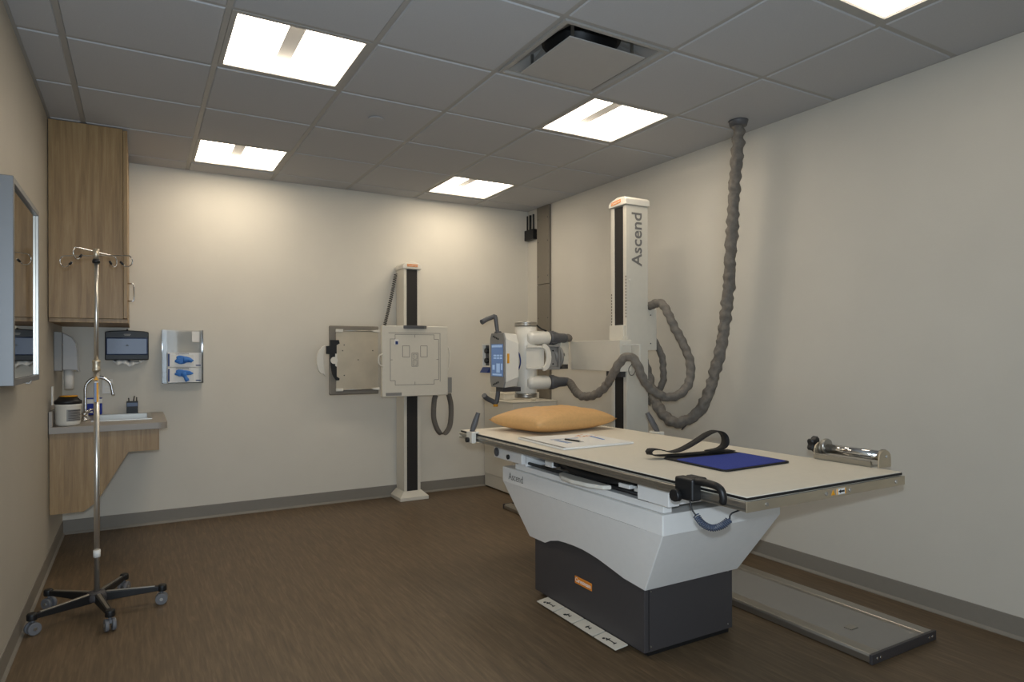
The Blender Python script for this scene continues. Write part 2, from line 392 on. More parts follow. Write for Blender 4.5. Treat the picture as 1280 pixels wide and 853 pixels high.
ct = thing('sink_counter', 'grey laminate counter with rounded corner on an angled wood knee panel', 'counter', (-.15, 5.1, .79))
zt = .835
sx0, sx1, sy0, sy1 = -.245, .058, 4.98, 5.42
def counter_poly():
    p = [(XL + g_, cy0 - .01)]
    r = .05; cx, cyy = .160 - r, cy0 - .01 + r
    p += [(cx + r * math.sin(a), cyy - r * math.cos(a)) for a in [k * PI / 2 / 6 for k in range(7)]]
    p += [(.160, YB - g_), (XL + g_, YB - g_)]
    return p
cp = counter_poly(); hole = [(sx0, sy0), (sx1, sy0), (sx1, sy1), (sx0, sy1)]
bm = bmesh.new()
def loop(pts, z): return [bm.verts.new((x, y, z)) for x, y in pts]
o1, i1, o0, i0 = loop(cp, zt), loop(hole, zt), loop(cp, zt - .04), loop(hole, zt - .04)
for O, I in ((o1, i1), (o0, i0)):
    es = [bm.edges.new((O[k], O[(k + 1) % len(O)])) for k in range(len(O))] + [bm.edges.new((I[k], I[(k + 1) % 4])) for k in range(4)]
    bmesh.ops.triangle_fill(bm, edges=es, use_beauty=True)
for A, B in ((o1, o0), (i1, i0)):
    for k in range(len(A)): bm.faces.new((A[k], A[(k + 1) % len(A)], B[(k + 1) % len(A)], B[k]))
mb = MB(); bm.verts.index_update(); mb.add([v.co.copy() for v in bm.verts], [tuple(v.index for v in f.verts) for f in bm.faces]); bm.free()
ob('worktop', mb, 'counter', ct, .006)
ob('side_splash', MB().box(XL + g_, XL + g_ + .018, cy0 - .008, YB - .03, zt, .929), 'counter', ct, .002)
ob('knee_panel', MB().prism([(XL + g_, zt - .042), (.113, zt - .042), (.113, .657), (-.055, .657), (-.222, .365), (-.29, .312), (XL + g_, .312)], 'y', 4.72, 4.742), 'wood', ct, .001)
ob('rear_panel', MB().prism([(XL + g_, zt - .042), (.113, zt - .042), (.113, .657), (-.055, .657), (-.222, .365), (-.29, .312), (XL + g_, .312)], 'y', 5.50, 5.52), 'wood', ct, .001)
ob('apron', MB().box(.09, .112, 4.743, 5.499, .66, zt - .042), 'wood', ct, .001)
sk = MB()
iz = zt - .15
for (a, b, c, d) in ((sx0 - .02, sx1 + .02, sy0 - .02, sy0 + .006), (sx0 - .02, sx1 + .02, sy1 - .006, sy1 + .02), (sx0 - .02, sx0 + .006, sy0 + .006, sy1 - .006), (sx1 - .006, sx1 + .02, sy0 + .006, sy1 - .006)):
    sk.box(a, b, c, d, zt + .0005, zt + .005)
e = .006
sk.box(sx0 + e - .004, sx0 + e, sy0 + e, sy1 - e, iz, zt + .002).box(sx1 - e, sx1 - e + .004, sy0 + e, sy1 - e, iz, zt + .002)
sk.box(sx0 + e, sx1 - e, sy0 + e - .004, sy0 + e, iz, zt + .002).box(sx0 + e, sx1 - e, sy1 - e, sy1 - e + .004, iz, zt + .002).box(sx0 + e - .004, sx1 - e + .004, sy0 + e - .004, sy1 - e + .004, iz - .004, iz)
ob('sink_basin', sk, 'alu', ct)
fx, fy = -.305, 5.12
fa = thing('faucet', 'chrome gooseneck faucet beside the sink', 'faucet', (fx, fy, zt))
ob('base', MB().lathe([(.030, 0), (.030, .008), (.018, .014), (.016, .05), (.013, .055)], (fx, fy, zt + .0005)), 'chrome', fa)
arc = [(fx, fy, zt + .05), (fx, fy, zt + .18)] + [(fx + .075 - .075 * math.cos(a), fy, zt + .20 + .08 * math.sin(a)) for a in [k * PI / 8 for k in range(0, 8)]] + [(fx + .152, fy, zt + .185), (fx + .158, fy, zt + .155)]
ob('spout', MB().tube(arc, .0095, 14, step=.01), 'chrome', fa)
for s_ in (-1, 1):
    hd = ob('handle', MB().lathe([(.020, 0), (.020, .01), (.012, .016), (.012, .035), (.018, .04), (.016, .055)], (fx, fy + s_ * .09, zt + .0005)).tube([(fx, fy + s_ * .09, zt + .045), (fx + .02, fy + s_ * .11, zt + .058), (fx + .045, fy + s_ * .125, zt + .06)], .006, 8), 'chrome', fa)
# wipes tub
tx, ty = -.372, 4.775
wt = thing('wipes_tub', 'white round tub of wipes with black lid at the counter end', 'tub', (tx, ty, zt))
ob('tub', MB().lathe([(.050, 0), (.060, .006), (.066, .02), (.067, .115), (.070, .12), (.070, .128), (.066, .132)], (tx, ty, zt + .0005), n=36), 'offwhite', wt)
ob('lid', MB().lathe([(.072, 0), (.072, .018), (.060, .026), (.045, .045), (.02, .047)], (tx, ty, zt + .133), n=10), 'black', wt, label='black faceted lid')
ob('lid_ring', MB().lathe([(.047, 0), (.049, .003), (.045, .006), (.03, .006)], (tx + .004, ty, zt + .176), n=10), 'yellow', wt, label='orange rim of the lid')
lb = MB(); r = .0678; a0, a1 = math.radians(-92), math.radians(-20); n = 10
lb.add([(tx + r * math.cos(a0 + (a1 - a0) * k / n), ty + r * math.sin(a0 + (a1 - a0) * k / n), zt + z) for k in range(n + 1) for z in (.03, .10)], [(2 * k, 2 * k + 2, 2 * k + 3, 2 * k + 1) for k in range(n)])
r = .0684
for q in range(7):
    zz = .036 + q * .009; a1q = a1 - .1 - .12 * (q % 3)
    lb.add([(tx + r * math.cos(a0 + .12 + (a1q - a0) * k / n), ty + r * math.sin(a0 + .12 + (a1q - a0) * k / n), zt + z) for k in range(n + 1) for z in (zz, zz + (.004 if q < 6 else .006))], [(2 * k, 2 * k + 2, 2 * k + 3, 2 * k + 1) for k in range(n)], 1)
ob('label_print', lb, ['mid', 'dark'], wt)
# soap / cup dispenser on the left wall
sdp = thing('soap_dispenser', 'grey translucent dispenser on the left wall above the wipes tub', 'dispenser', (XL, 5.06, 1.16))
ob('back_housing', MB().prism([(XL + .001, 1.163), (XL + .045, 1.163), (XL + .045, 1.408), (XL + .02, 1.412), (XL + .001, 1.412)], 'y', 5.0, 5.14), 'mid', sdp, .003)
ob('cover', MB().prism([(XL + .046, 1.168), (XL + .120, 1.165), (XL + .134, 1.150), (XL + .128, 1.19), (XL + .126, 1.285), (XL + .118, 1.34), (XL + .095, 1.378), (XL + .046, 1.407)], 'y', 5.003, 5.137), 'smoke', sdp, .006)
ob('nozzle', MB().cyl((XL + .075, 5.07, 1.045), (XL + .075, 5.07, 1.166), .026, .028), 'cup', sdp, label='white cylinder hanging below the cover')
ot = thing('power_outlet', 'white outlet plate on the left wall above the counter', 'outlet', (XL, 4.90, .97))
ob('plate', MB().box(XL + .001, XL + .007, 4.865, 4.935, .955, 1.07), 'paper', ot, .002)
for zz in (.985, 1.03): ob('socket', MB().box(XL + .007, XL + .009, 4.882, 4.918, zz, zz + .028), 'offwhite', ot)
ot = thing('power_outlet', 'white outlet plate on the back wall behind the faucet spout', 'outlet', (-.19, YB, .985))
ob('plate', MB().box(-.228, -.163, YB - .007, YB - .001, .983, 1.087), 'paper', ot, .002)
for zz in (.998, 1.04): ob('socket', MB().box(-.212, -.178, YB - .009, YB - .007, zz, zz + .028), 'offwhite', ot)
# towel dispenser
td = thing('paper_towel_dispenser', 'dark smoked paper towel dispenser on the back wall', 'towel dispenser', (-.07, YB, 1.22))
a, b, yf = -.207, .065, 5.43
ob('housing', MB().prism([(a, 1.225), (b, 1.225), (b, 1.428), (b - .03, 1.434), (-.07, 1.440), (a + .03, 1.434), (a, 1.428)], 'y', yf + .012, YB - .001), 'black', td, .006)
ob('window', MB().box(a + .006, b - .006, yf - .004, yf + .0118, 1.262, 1.386), 'duskblue', td, .012, 3, label='smoked blue window')
ob('keyhole', MB().prism([(-.082, 1.327), (-.058, 1.327), (-.07, 1.336)], 'y', yf - .008, yf - .004), 'black', td)
ob('latch', MB().cyl((-.07, yf + .04, 1.438), (-.07, yf + .04, 1.449), .006), 'black', td)
tl = MB().box(-.092, -.048, yf + .0105, yf + .0119, 1.408, 1.413).box(-.088, -.052, yf + .0105, yf + .0119, 1.400, 1.404)
ob('wordmark', tl, 'mid', td)
pt = MB(); n = 16; vs = []
lo = [1.215, 1.20, 1.192, 1.188, 1.195, 1.198, 1.196, 1.188, 1.178, 1.176, 1.185, 1.196, 1.198, 1.20, 1.205, 1.212, 1.215]
for k in range(n + 1):
    x = -.16 + .20 * k / n; yy = yf + .045 + .014 * math.sin(k * 1.7)
    vs += [(x, yy, 1.2255 + .01 * math.sin(k * .4)), (x + .006 * math.sin(k * 2.1), yy - .018, lo[k] + .012), (x + .004 * math.cos(k), yy - .022, lo[k])]
pt.add(vs, [(3 * k + j, 3 * k + 3 + j, 3 * k + 4 + j, 3 * k + 1 + j) for k in range(n) for j in range(2)], 0, True)
tw_ = ob('paper_towel', pt, 'paper', None); props(tw_, 'crumpled white paper towel poking out under the dark dispenser', 'paper towel')
m_ = tw_.modifiers.new('solid', 'SOLIDIFY'); m_.thickness = .003
# glove rack
gr = thing('glove_box_holder', 'clear acrylic glove box holder on the back wall', 'holder', (.29, YB, 1.05))
a, b = .150, .426
rk = MB().box(a, b, YB - .005, YB - .001, 1.05, 1.447).box(a, a + .004, 5.44, YB - .005, 1.05, 1.447).box(b - .004, b, 5.44, YB - .005, 1.05, 1.447)
rk.box(a + .004, b - .004, 5.44, YB - .005, 1.05, 1.054).box(a + .004, a + .03, 5.437, 5.441, 1.05, 1.447).box(b - .03, b - .004, 5.437, 5.441, 1.05, 1.447)
ob('holder_body', rk, 'acrylic', gr)
ob('sticker', MB().box(.355, .408, 5.531, 5.5315, 1.36, 1.44), 'paper', gr)
def glovebox(z0, z1, lab):
    t = thing('glove_box', lab, 'glove box', (.3, 5.48, z0), 'glove boxes in the clear holder')
    ob('carton', MB().box(.186, .414, 5.446, 5.524, z0, z1), 'paper', t, .001)
    ob('printed_panel', MB().box(.188, .200, 5.4452, 5.4458, z0 + .008, z1 - .008), 'navy', t); ob('printed_bar', MB().box(.375, .408, 5.4452, 5.4458, z0 + .010, z0 + .018), 'navy', t)
    ob('lettering', text_mb('CRITERION', .017, .0003, frame_mx((.240, 5.4455, z1 - .014), (1, 0, 0), (0, 0, 1))), 'dark', t)
    dmb = MB().box(.205, .36, 5.4452, 5.4457, z0 + .012, z1 - .018); ob('opening_panel', dmb, 'offwhite', t)
    return t
glovebox(1.0545, 1.166, 'white and blue glove box, lower of the two in the clear holder')
glovebox(1.168, 1.278, 'white and blue glove box, upper of the two in the clear holder')
def gloves(cx, cz, w, h, tail, lab):
    g = MB(); n, m = 22, 7; vs = []
    for j in range(m + 1):
        for k in range(n):
            t = 2 * PI * k / n; ph = PI * j / m
            rr = 1 + .16 * math.sin(3 * t + cx * 50) + .10 * math.sin(5 * t + j)
            x = cx + w * math.sin(ph) * math.cos(t) * rr; z = cz + h * math.sin(ph) * math.sin(t) * rr
            vs.append((x, 5.4435 - .010 + .010 * math.cos(ph) - .008 * abs(math.sin(4 * t)) * math.sin(ph), z))
    g.add(vs, [(j * n + k, j * n + (k + 1) % n, (j + 1) * n + (k + 1) % n, (j + 1) * n + k) for j in range(m) for k in range(n)], 0, True)
    g.tube([(cx, 5.43, cz)] + tail, .018, 10, step=.008, rf=lambda t, i: .019 * (1 - .35 * t) * (1 + .2 * math.sin(i * 1.3)))
    o = ob('nitrile_glove', g, 'glove', None); props(o, lab, 'glove', 'blue gloves poking out of boxes')
gloves(.290, 1.224, .060, .030, [(.33, 5.425, 1.223), (.35, 5.422, 1.21)], 'crumpled blue glove poking out of the upper glove box')
gloves(.288, 1.126, .060, .024, [(.30, 5.424, 1.10), (.318, 5.422, 1.065)], 'blue glove hanging out of the lower glove box')
# pen cup and pens
pcx, pcy = -.040, 5.47
pc = thing('pen_cup', 'square black pen cup at the back of the counter', 'cup', (pcx, pcy, zt))
ob('cup', MB().box(pcx - .036, pcx + .036, pcy - .036, pcy - .033, zt + .001, zt + .09).box(pcx - .036, pcx + .036, pcy + .033, pcy + .036, zt + .001, zt + .09).box(pcx - .036, pcx - .033, pcy - .033, pcy + .033, zt + .001, zt + .09).box(pcx + .033, pcx + .036, pcy - .033, pcy + .033, zt + .001, zt + .09).box(pcx - .036, pcx + .036, pcy - .036, pcy + .036, zt + .001, zt + .004), 'black', pc, .001)
ob('band', MB().box(pcx - .034, pcx + .034, pcy - .038, pcy - .0361, zt + .055, zt + .082), 'duskblue', pc, .001, label='glossy blue-grey band')
for (dx, dy, tx_, l_, lab) in ((-.015, .005, -.01, .115, 'short black pen leaning left in the pen cup'), (-.006, -.01, .025, .13, 'black pen leaning right in the middle of the pen cup'), (.026, .0, .002, .12, 'slim dark pen upright at the right of the pen cup')):
    p = ob('pen', MB().cyl((pcx + dx, pcy + dy, zt + .006), (pcx + dx + tx_ * .8, pcy + dy, zt + l_), .0045, .004, n=10), 'black', None)
    props(p, lab, 'pen', 'pens in the cup')
# blue sponge pack
bp = thing('tissue_packet', 'small blue and white packet behind the faucet', 'packet', (-.28, 5.46, zt))
ob('packet', MB().box(-.315, -.225, 5.43, 5.49, zt + .006, zt + .085), 'blue', bp, .006)
ob('top_flap', MB().box(-.315, -.225, 5.435, 5.485, zt + .0855, zt + .118), 'paper', bp, .004)
ob('closure', MB().box(-.315, -.225, 5.432, 5.488, zt + .1185, zt + .124), 'blue', bp, .001)

# ------------------------------------------------------------------ framed mirror on left wall
mx = -.380
mi = thing('wall_mirror', 'stainless framed mirror mounted on the left wall', 'mirror', (XL, 3.2, 1.16))
my0, my1, mz0, mz1 = 2.855, 3.535, 1.158, 1.899
fr = MB().box(XL + .001, mx, my0, my0 + .022, mz0, mz1).box(XL + .001, mx, my1 - .022, my1, mz0, mz1).box(XL + .001, mx, my0 + .022, my1 - .022, mz1 - .022, mz1).box(XL + .001, mx, my0 + .022, my1 - .022, mz0, mz0 + .022)
ob('frame', fr, 'satin', mi, .002)
ob('inner_liner', MB().box(mx - .0092, mx - .001, my1 - .0245, my1 - .0225, mz0 + .024, mz1 - .024), 'alu', mi)
ob('glass', MB().box(mx - .016, mx - .010, my0 + .022, my1 - .022, mz0 + .022, mz1 - .022), 'mirror', mi, label='mirror pane')
ob('catch', MB().box(mx - .015, mx + .003, 3.23, 3.26, mz0 - .008, mz0 - .0005).box(mx + .0005, mx + .005, 3.235, 3.255, mz0 - .004, mz0 + .008), 'chrome', mi, .002)

# ------------------------------------------------------------------ IV pole
hx, hy = -.179, 3.78
iv = thing('iv_pole', 'chrome IV pole with four hooks on a five-legged castor base', 'IV pole', (hx, hy, 0))
ob('lower_pole', MB().cyl((hx, hy, .10), (hx, hy, 1.20), .0125), 'pole', iv)
ob('upper_pole', MB().cyl((hx, hy, 1.20), (hx, hy, 1.735), .0095), 'pole', iv)
ob('collar', MB().lathe([(.017, 0), (.018, .01), (.016, .015), (.016, .04), (.018, .045), (.017, .055)], (hx, hy, 1.185)), 'steel', iv)
ob('warning_label', MB().box(hx - .009, hx + .009, hy - .0145, hy - .013, 1.09, 1.135), 'paper', iv, label='white label with orange triangle')
ob('warning_mark', MB().prism([(hx - .011, 1.142), (hx + .011, 1.142), (hx, 1.163)], 'y', hy - .0145, hy - .0130), 'yellow', iv)
ob('pole_sticker', MB().box(hx - .009, hx + .0005, hy - .0150, hy - .0146, 1.035, 1.13).box(hx + .0005, hx + .009, hy - .0150, hy - .0146, 1.035, 1.13, 1), ['teal', 'yellow'], iv)
ob('paper_tag', MB().cyl((hx, hy, .275), (hx, hy, .31), .0155), 'paper', iv)
ob('hub_collar', MB().lathe([(.016, .0), (.017, .01), (.014, .02)], (hx, hy, 1.715)), 'black', iv)
ob('head', MB().cyl((hx, hy, 1.735), (hx, hy, 1.785), .013), 'steel', iv)
hubm = MB().lathe([(.045, .066), (.048, .075), (.046, .095), (.03, .108), (.018, .112)], (hx, hy, 0), n=20)
ob('base_hub', hubm, 'dark', iv)
def hook_arm(ang, z, r=.165):
    d = Vector((math.cos(ang), math.sin(ang), 0)); c = Vector((hx, hy, z))
    pts = [c + d * .012, c + d * (r - .03), c + d * (r - .004) + U_ * -.006]
    for a in range(1, 9):
        t = PI / 2 - a * PI * 1.32 / 8
        pts.append(c + d * (r - .024 + .026 * math.cos(t)) + U_ * (-.027 + .027 * math.sin(t)))
    o = ob('hook', MB().tube(pts, .0028, 8, step=.006), 'chrome', iv)
    e = pts[-1]; dd = (pts[-1] - pts[-2]).normalized()
    ob('hook_tip', MB().cyl(e - dd * .002, e + dd * .016, .0055, n=10), 'black', o)
v1 = math.atan2(R_.y, R_.x) 
hook_arm(v1, 1.752, .176); hook_arm(v1 + PI, 1.752, .176)
hook_arm(v1 + PI / 2, 1.770); hook_arm(v1 - PI / 2, 1.770)
leg0 = None
for k, ad in enumerate((-5, 67, 139, 211, 283)):
    a = math.radians(ad)
    if leg0 is None:
        lg = MB(); L_ = .279
        lg.hexa([(.03, -.016, .058), (.03, .016, .058), (L_, .012, .070), (L_, -.012, .070)][::1], [(.03, -.016, .102), (.03, .016, .102), (L_, .012, .092), (L_, -.012, .092)])
        lg.lathe([(.020, .066), (.021, .072), (.021, .092), (.016, .099)], (L_ + .003, 0, 0), n=16)
        leg0 = ob('leg', lg, 'black', None, .003, local=True, loc=(0, 0, 0)); leg0.parent = iv
        ORG[leg0.name] = Vector((0, 0, 0))
        ob('trim_strip', MB().hexa([(.04, -.008, .1025), (.04, .008, .1025), (L_ - .03, .006, .0935), (L_ - .03, -.006, .0935)], [(.04, -.006, .105), (.04, .006, .105), (L_ - .03, .005, .0955), (L_ - .03, -.005, .0955)]), 'alu', leg0, local=True)
        cs = MB().cyl((L_, 0, .050), (L_, 0, .068), .007).box(L_ - .012, L_ + .012, -.006, .006, .036, .053)
        for s_ in (-1, 1):
            cs.lathe([(.026, -.008), (.0285, -.005), (.0285, .005), (.026, .008)], (L_, s_ * .0145, .0285), axis='y', n=24)
            cs.lathe([(.008, -.0095), (.008, .0095)], (L_, s_ * .0145, .0285), axis='y', n=12, mi=1)
        ob('castor', cs, ['rubber', 'alu'], leg0, local=True)
        lg_ = leg0
    else: lg_ = copy_tree(leg0, iv)
    lg_.location = (0, 0, 0); lg_.rotation_euler = (0, 0, a)

# ------------------------------------------------------------------ wall stand (bucky)
ws = thing('chest_x_ray_wall_stand', 'white vertical wall stand with square detector panel on the back wall', 'wall stand', (2.06, 5.45, 0))
wx0, wx1, wy = 1.985, 2.135, 5.33
ob('column', MB().box(wx0, wx0 + .026, wy, YB - .016, .03, 2.00).box(wx1 - .026, wx1, wy, YB - .016, .03, 2.00).box(wx0 + .026, wx1 - .026, wy + .012, YB - .016, .03, 2.00), 'cream', ws, .002)
ob('black_track', MB().box(wx0 + .0262, wx1 - .0262, wy + .004, wy + .0118, .06, 1.995), 'strip', ws)
cp_ = ob('column_cap', MB().prism([(wx0 - .012, 2.0), (wx1 + .012, 2.0), (wx1 + .012, 2.03), (wx1 - .01, 2.048), (2.06, 2.066), (wx0 + .01, 2.048), (wx0 - .012, 2.03)], 'y', wy - .012, YB - .016), 'offwhite', ws, .004)
bd = MB().box(2.012, 2.108, wy - .0142, wy - .0122, 2.018, 2.04); ob('orange_badge', bd, 'orange', cp_)
ob('wordmark', text_mb('Carestream', .020, .0004, frame_mx((2.017, wy - .0146, 2.023), (1, 0, 0), (0, 0, 1)), fit=.086), 'paper', cp_)
bs = MB(); a, b = wx0 - .055, wx1 + .055
bs.hexa([(a, wy - .055, 0.001), (b, wy - .055, 0.001), (b, YB - .016, 0.001), (a, YB - .016, 0.001)], [(a, wy - .055, .03), (b, wy - .055, .03), (b, YB - .016, .03), (a, YB - .016, .03)])
bs.hexa([(a, wy - .055, 0.03), (b, wy - .055, 0.03), (b, YB - .016, 0.03), (a, YB - .016, 0.03)], [(wx0 - .008, wy - .006, .075), (wx1 + .008, wy - .006, .075), (wx1 + .008, YB - .016, .075), (wx0 - .008, YB - .016, .075)])
ob('base', bs, 'cream', ws, .003)
pyy = 5.15
P0, P1, Z0, Z1 = 1.732, 2.318, .908, 1.497
ob('carriage', MB().box(wx0 + .01, wx1 - .01, pyy + .045, wy + .003, 1.02, 1.40), 'mid', ws, .003)
pn = ob('detector_panel', MB().box(P0, P1, pyy, pyy + .045, Z0, Z1), 'cream', ws, .006, 3)
ln = MB(); ll = .0018; yl = pyy - .0006
def hl(x0, x1, z): ln.box(x0, x1, yl, pyy, z - ll, z + ll)
def vl(x, z0, z1): ln.box(x - ll, x + ll, yl, pyy, z0, z1)
def rect(x0, x1, z0, z1): hl(x0, x1, z0); hl(x0, x1, z1); vl(x0, z0, z1); vl(x1, z0, z1)
def PX(u): return P0 + (u - 600) / (1172 - 600) * (P1 - P0)
def PZ(v): return Z1 - (v - 125) / (755 - 125) * (Z1 - Z0)
x0, x1, z0, z1 = PX(666), PX(1087), PZ(652), PZ(202)
dx, dz = .042, .038
for sx, xx in ((1, x0), (-1, x1)):
    for sz, zz in ((1, z0), (-1, z1)):
        hl(min(xx, xx + sx * dx), max(xx, xx + sx * dx), zz + sz * dz); vl(xx + sx * dx, min(zz, zz + sz * dz), max(zz, zz + sz * dz))
hl(x0 + dx, x1 - dx, z0); hl(x0 + dx, x1 - dx, z1); vl(x0, z0 + dz, z1 - dz); vl(x1, z0 + dz, z1 - dz)
xm = (x0 + x1) / 2; zm = (z0 + z1) / 2
vl(xm, z1 - .025, z1); vl(xm, z0, z0 + .025); hl(x0, x0 + .02, zm); hl(x1 - .02, x1, zm)
hl(PX(652), PX(1100), PZ(188)); vl(PX(1100), PZ(630), PZ(188)); 
rect(PX(771), PX(830), PZ(403), PZ(303)); rect(PX(926), PX(985), PZ(403), PZ(303)); rect(PX(850), PX(903), PZ(487), PZ(367)); rect(PX(860), PX(893), PZ(422), PZ(378)); rect(PX(860), PX(893), PZ(478), PZ(434)); vl(PX(877), PZ(415), PZ(385)); vl(PX(877), PZ(470), PZ(440))
ob('field_markings', ln, 'line', pn)
ob('model_label', MB().box(PX(628), PX(762), yl, pyy, PZ(745), PZ(718)), 'mid', pn)
ob('marker_clip', MB().box(PX(702), PX(735), yl - .004, pyy, PZ(292), PZ(246)).box(PX(708), PX(730), yl - .006, yl - .004, PZ(290), PZ(262), 1), ['paper', 'navy'], pn)
ob('top_handle', MB().prism([(PX(775), pyy - .004), (PX(980), pyy - .004), (PX(950), pyy - .022), (PX(880), pyy - .03), (PX(805), pyy - .022)], 'z', Z1 - .022, Z1 + .004), 'grey', pn, .003)
for s_, xx in ((1, P1),):
    ob('side_handle', MB().tube([(xx - .002, pyy + .02, PZ(290)), (xx + .022, pyy + .02, PZ(350)), (xx + .022, pyy + .02, PZ(470)), (xx - .002, pyy + .02, PZ(545))], .006, 8, step=.02), 'offwhite', pn)
ob('side_latch', MB().tube([(P0 + .002, pyy - .004, PZ(375)), (P0 - .03, pyy - .004, PZ(395)), (P0 - .03, pyy - .004, PZ(460)), (P0 + .002, pyy - .004, PZ(485))], .006, 8, step=.01), 'offwhite', pn)
ob('arm_box', MB().box(P1 + .002, P1 + .040, pyy + .005, pyy + .05, PZ(735), PZ(593)), 'mid', ws, .003)
# cassette tray pulled out to the left
ty0 = 5.21
tr = ob('cassette_tray', MB().box(1.318, P0 - .006, ty0 + .012, ty0 + .03, .935, 1.492), 'duct', ws, .012, label='brown-grey pulled-out back plate')
TX = lambda u: 1.318 + (u - 120) / (590 - 120) * (P0 - .006 - 1.318)
TZ = lambda v: 1.492 - (v - 128) / (738 - 128) * (1.492 - .935)
ob('tray_plate', MB().box(TX(182), TX(582), ty0 + .004, ty0 + .0118, TZ(690), TZ(175)), 'steel', tr, label='brushed steel inner plate')
hb = MB()
for u, v in ((255, 298), (241, 348), (527, 348), (387, 430), (255, 566)): hb.cyl((TX(u), ty0 + .001, TZ(v)), (TX(u), ty0 + .0041, TZ(v)), .0045, n=10)
ob('screw', hb, 'black', tr)
for zv in (172, 692):
    o = ob('guide_rod', MB().cyl((TX(180), ty0 - .004, TZ(zv)), (TX(588), ty0 - .004, TZ(zv)), .005, n=10), 'alu', tr)
    ob('rod_end', MB().box(TX(176), TX(242), ty0 - .012, ty0 + .004, TZ(zv) - .011, TZ(zv) + .011).hexa([(TX(500), ty0 - .006, TZ(zv) - .004), (TX(590), ty0 - .014, TZ(zv) - .012), (TX(590), ty0 + .004, TZ(zv) - .012), (TX(500), ty0 + .002, TZ(zv) - .004)], [(TX(500), ty0 - .006, TZ(zv) + .004), (TX(590), ty0 - .014, TZ(zv) + .012), (TX(590), ty0 + .004, TZ(zv) + .012), (TX(500), ty0 + .002, TZ(zv) + .004)]), 'offwhite', o, .002)
cb = [(TX(120), TZ(255)), (TX(200), TZ(255)), (TX(208), TZ(285)), (TX(180), TZ(300)), (TX(180), TZ(575)), (TX(206), TZ(590)), (TX(204), TZ(608)), (TX(178), TZ(608)), (TX(145), TZ(560)), (TX(125), TZ(480)), (TX(120), TZ(380)), (TX(86), TZ(376)), (TX(86), TZ(308)), (TX(120), TZ(306))]
ob('clamp_bar', MB().prism(cb, 'y', ty0 - .02, ty0 + .002), 'black', tr, .002, label='black curved clamp')
ob('clamp_knob', MB().lathe([(.028, 0), (.028, .012), (.012, .016)][::-1], (TX(155), ty0 - .026, TZ(433)), axis='y').prism([(TX(165), TZ(375)), (TX(182), TZ(375)), (TX(182), TZ(490)), (TX(165), TZ(480))], 'y', ty0 - .024, ty0 - .018), 'offwhite', tr)
hd_ = [(TX(85), TZ(300)), (TX(60), TZ(310)), (TX(20), TZ(350)), (TX(4), TZ(400)), (TX(4), TZ(460)), (TX(20), TZ(520)), (TX(40), TZ(545)), (TX(62), TZ(548)), (TX(84), TZ(572)), (TX(72), TZ(520)), (TX(66), TZ(435)), (TX(70), TZ(360))]
ob('tray_handle', MB().prism(hd_, 'y', ty0, ty0 + .018), 'offwhite', tr, .003)
# coiled cord behind column top
cc = MB(); pts = []
pa, pb_ = Vector((wx0 - .016, YB - .05, 1.97)), Vector((wx0 - .125, YB - .06, 1.50)); N = 27
for k in range(N * 8):
    t = k / (N * 8 - 1); c_ = pa.lerp(pb_, t) + Vector((0, 0, -.02 * math.sin(PI * t))); pts.append(c_ + Vector((0.014 * math.cos(2 * PI * k / 8), .012 * math.sin(2 * PI * k / 8), 0)))
ob('coiled_cord', cc.tube(pts, .003, 5), 'black', ws)
# patient strap hanging under the panel
st = ob('hanging_strap', MB().ribbon([(2.350, pyy + .06, .915), (2.385, pyy + .085, .80), (2.375, pyy + .085, .64), (2.325, pyy + .085, .565), (2.27, pyy + .085, .58), (2.222, pyy + .085, .70), (2.225, pyy + .085, .85), (2.24, pyy + .085, .905)], .045, .003, (.85, -.55, .0)), 'greystrap', ws)

# ------------------------------------------------------------------ corner: network box, duct
ac = thing('cable_access_box', 'small black box with cables rising from it high in the corner', 'junction box', (XR, 5.45, 2.37))
ob('box', MB().box(XR - .05, XR - .001, 5.365, 5.525, 2.375, 2.475), 'black', ac, .004)
for yy in (5.39, 5.45, 5.505): ob('cable', MB().cyl((XR - .025, yy, 2.476), (XR - .025, yy, 2.62), .008 if yy != 5.45 else .011), 'black', ac)
dc = ob('cable_duct', MB().box(XR - .025, XR - .001, 5.115, 5.33, .101, 1.92).box(XR - .025, XR - .001, 5.115, 5.33, 1.925, ZC - .002), 'duct', None, .001)
props(dc, 'tall flat grey metal cable duct on the right wall by the corner', 'cable duct')
sc_ = MB()
for zz in (1.2, 1.6, 2.0, 2.33, 2.55):
    for yy in (5.14, 5.305): sc_.cyl((XR - .027, yy, zz), (XR - .025, yy, zz), .006, n=8)
dcs = ob('screw', sc_, 'dark', dc)
# generator cabinet
gb = thing('generator_cabinet', 'cream power cabinet standing on the floor in the far right corner', 'cabinet', (3.1, 5.2, 0))
gx0, gx1, gy0, gy1, gz = 2.86, 3.325, 4.97, 5.517, .835
ob('body', MB().box(gx0, gx1, gy0, gy1, .13, gz - .012), 'cream', gb, .004)
ob('lid', MB().box(gx0 - .006, gx1 + .006, gy0 - .006, gy1, gz - .011, gz), 'cream', gb, .003)
ob('plinth', MB().box(gx0 + .006, gx1 - .006, gy0 + .006, gy1, .012, .128), 'cream', gb, .002)
ob('rear_housing', MB().box(gx0 + .05, gx1 - .03, gy0 + .25, gy1 - .004, gz + .001, gz + .062), 'cream', gb, .006)
ob('badge', MB().box(3.065, 3.135, gy0 - .004, gy0, .745, .775), 'black', gb)
ob('knob', MB().lathe([(.024, 0), (.028, .012), (.022, .03), (.012, .034)], (3.13, 5.06, gz + .001)), 'offwhite', gb)

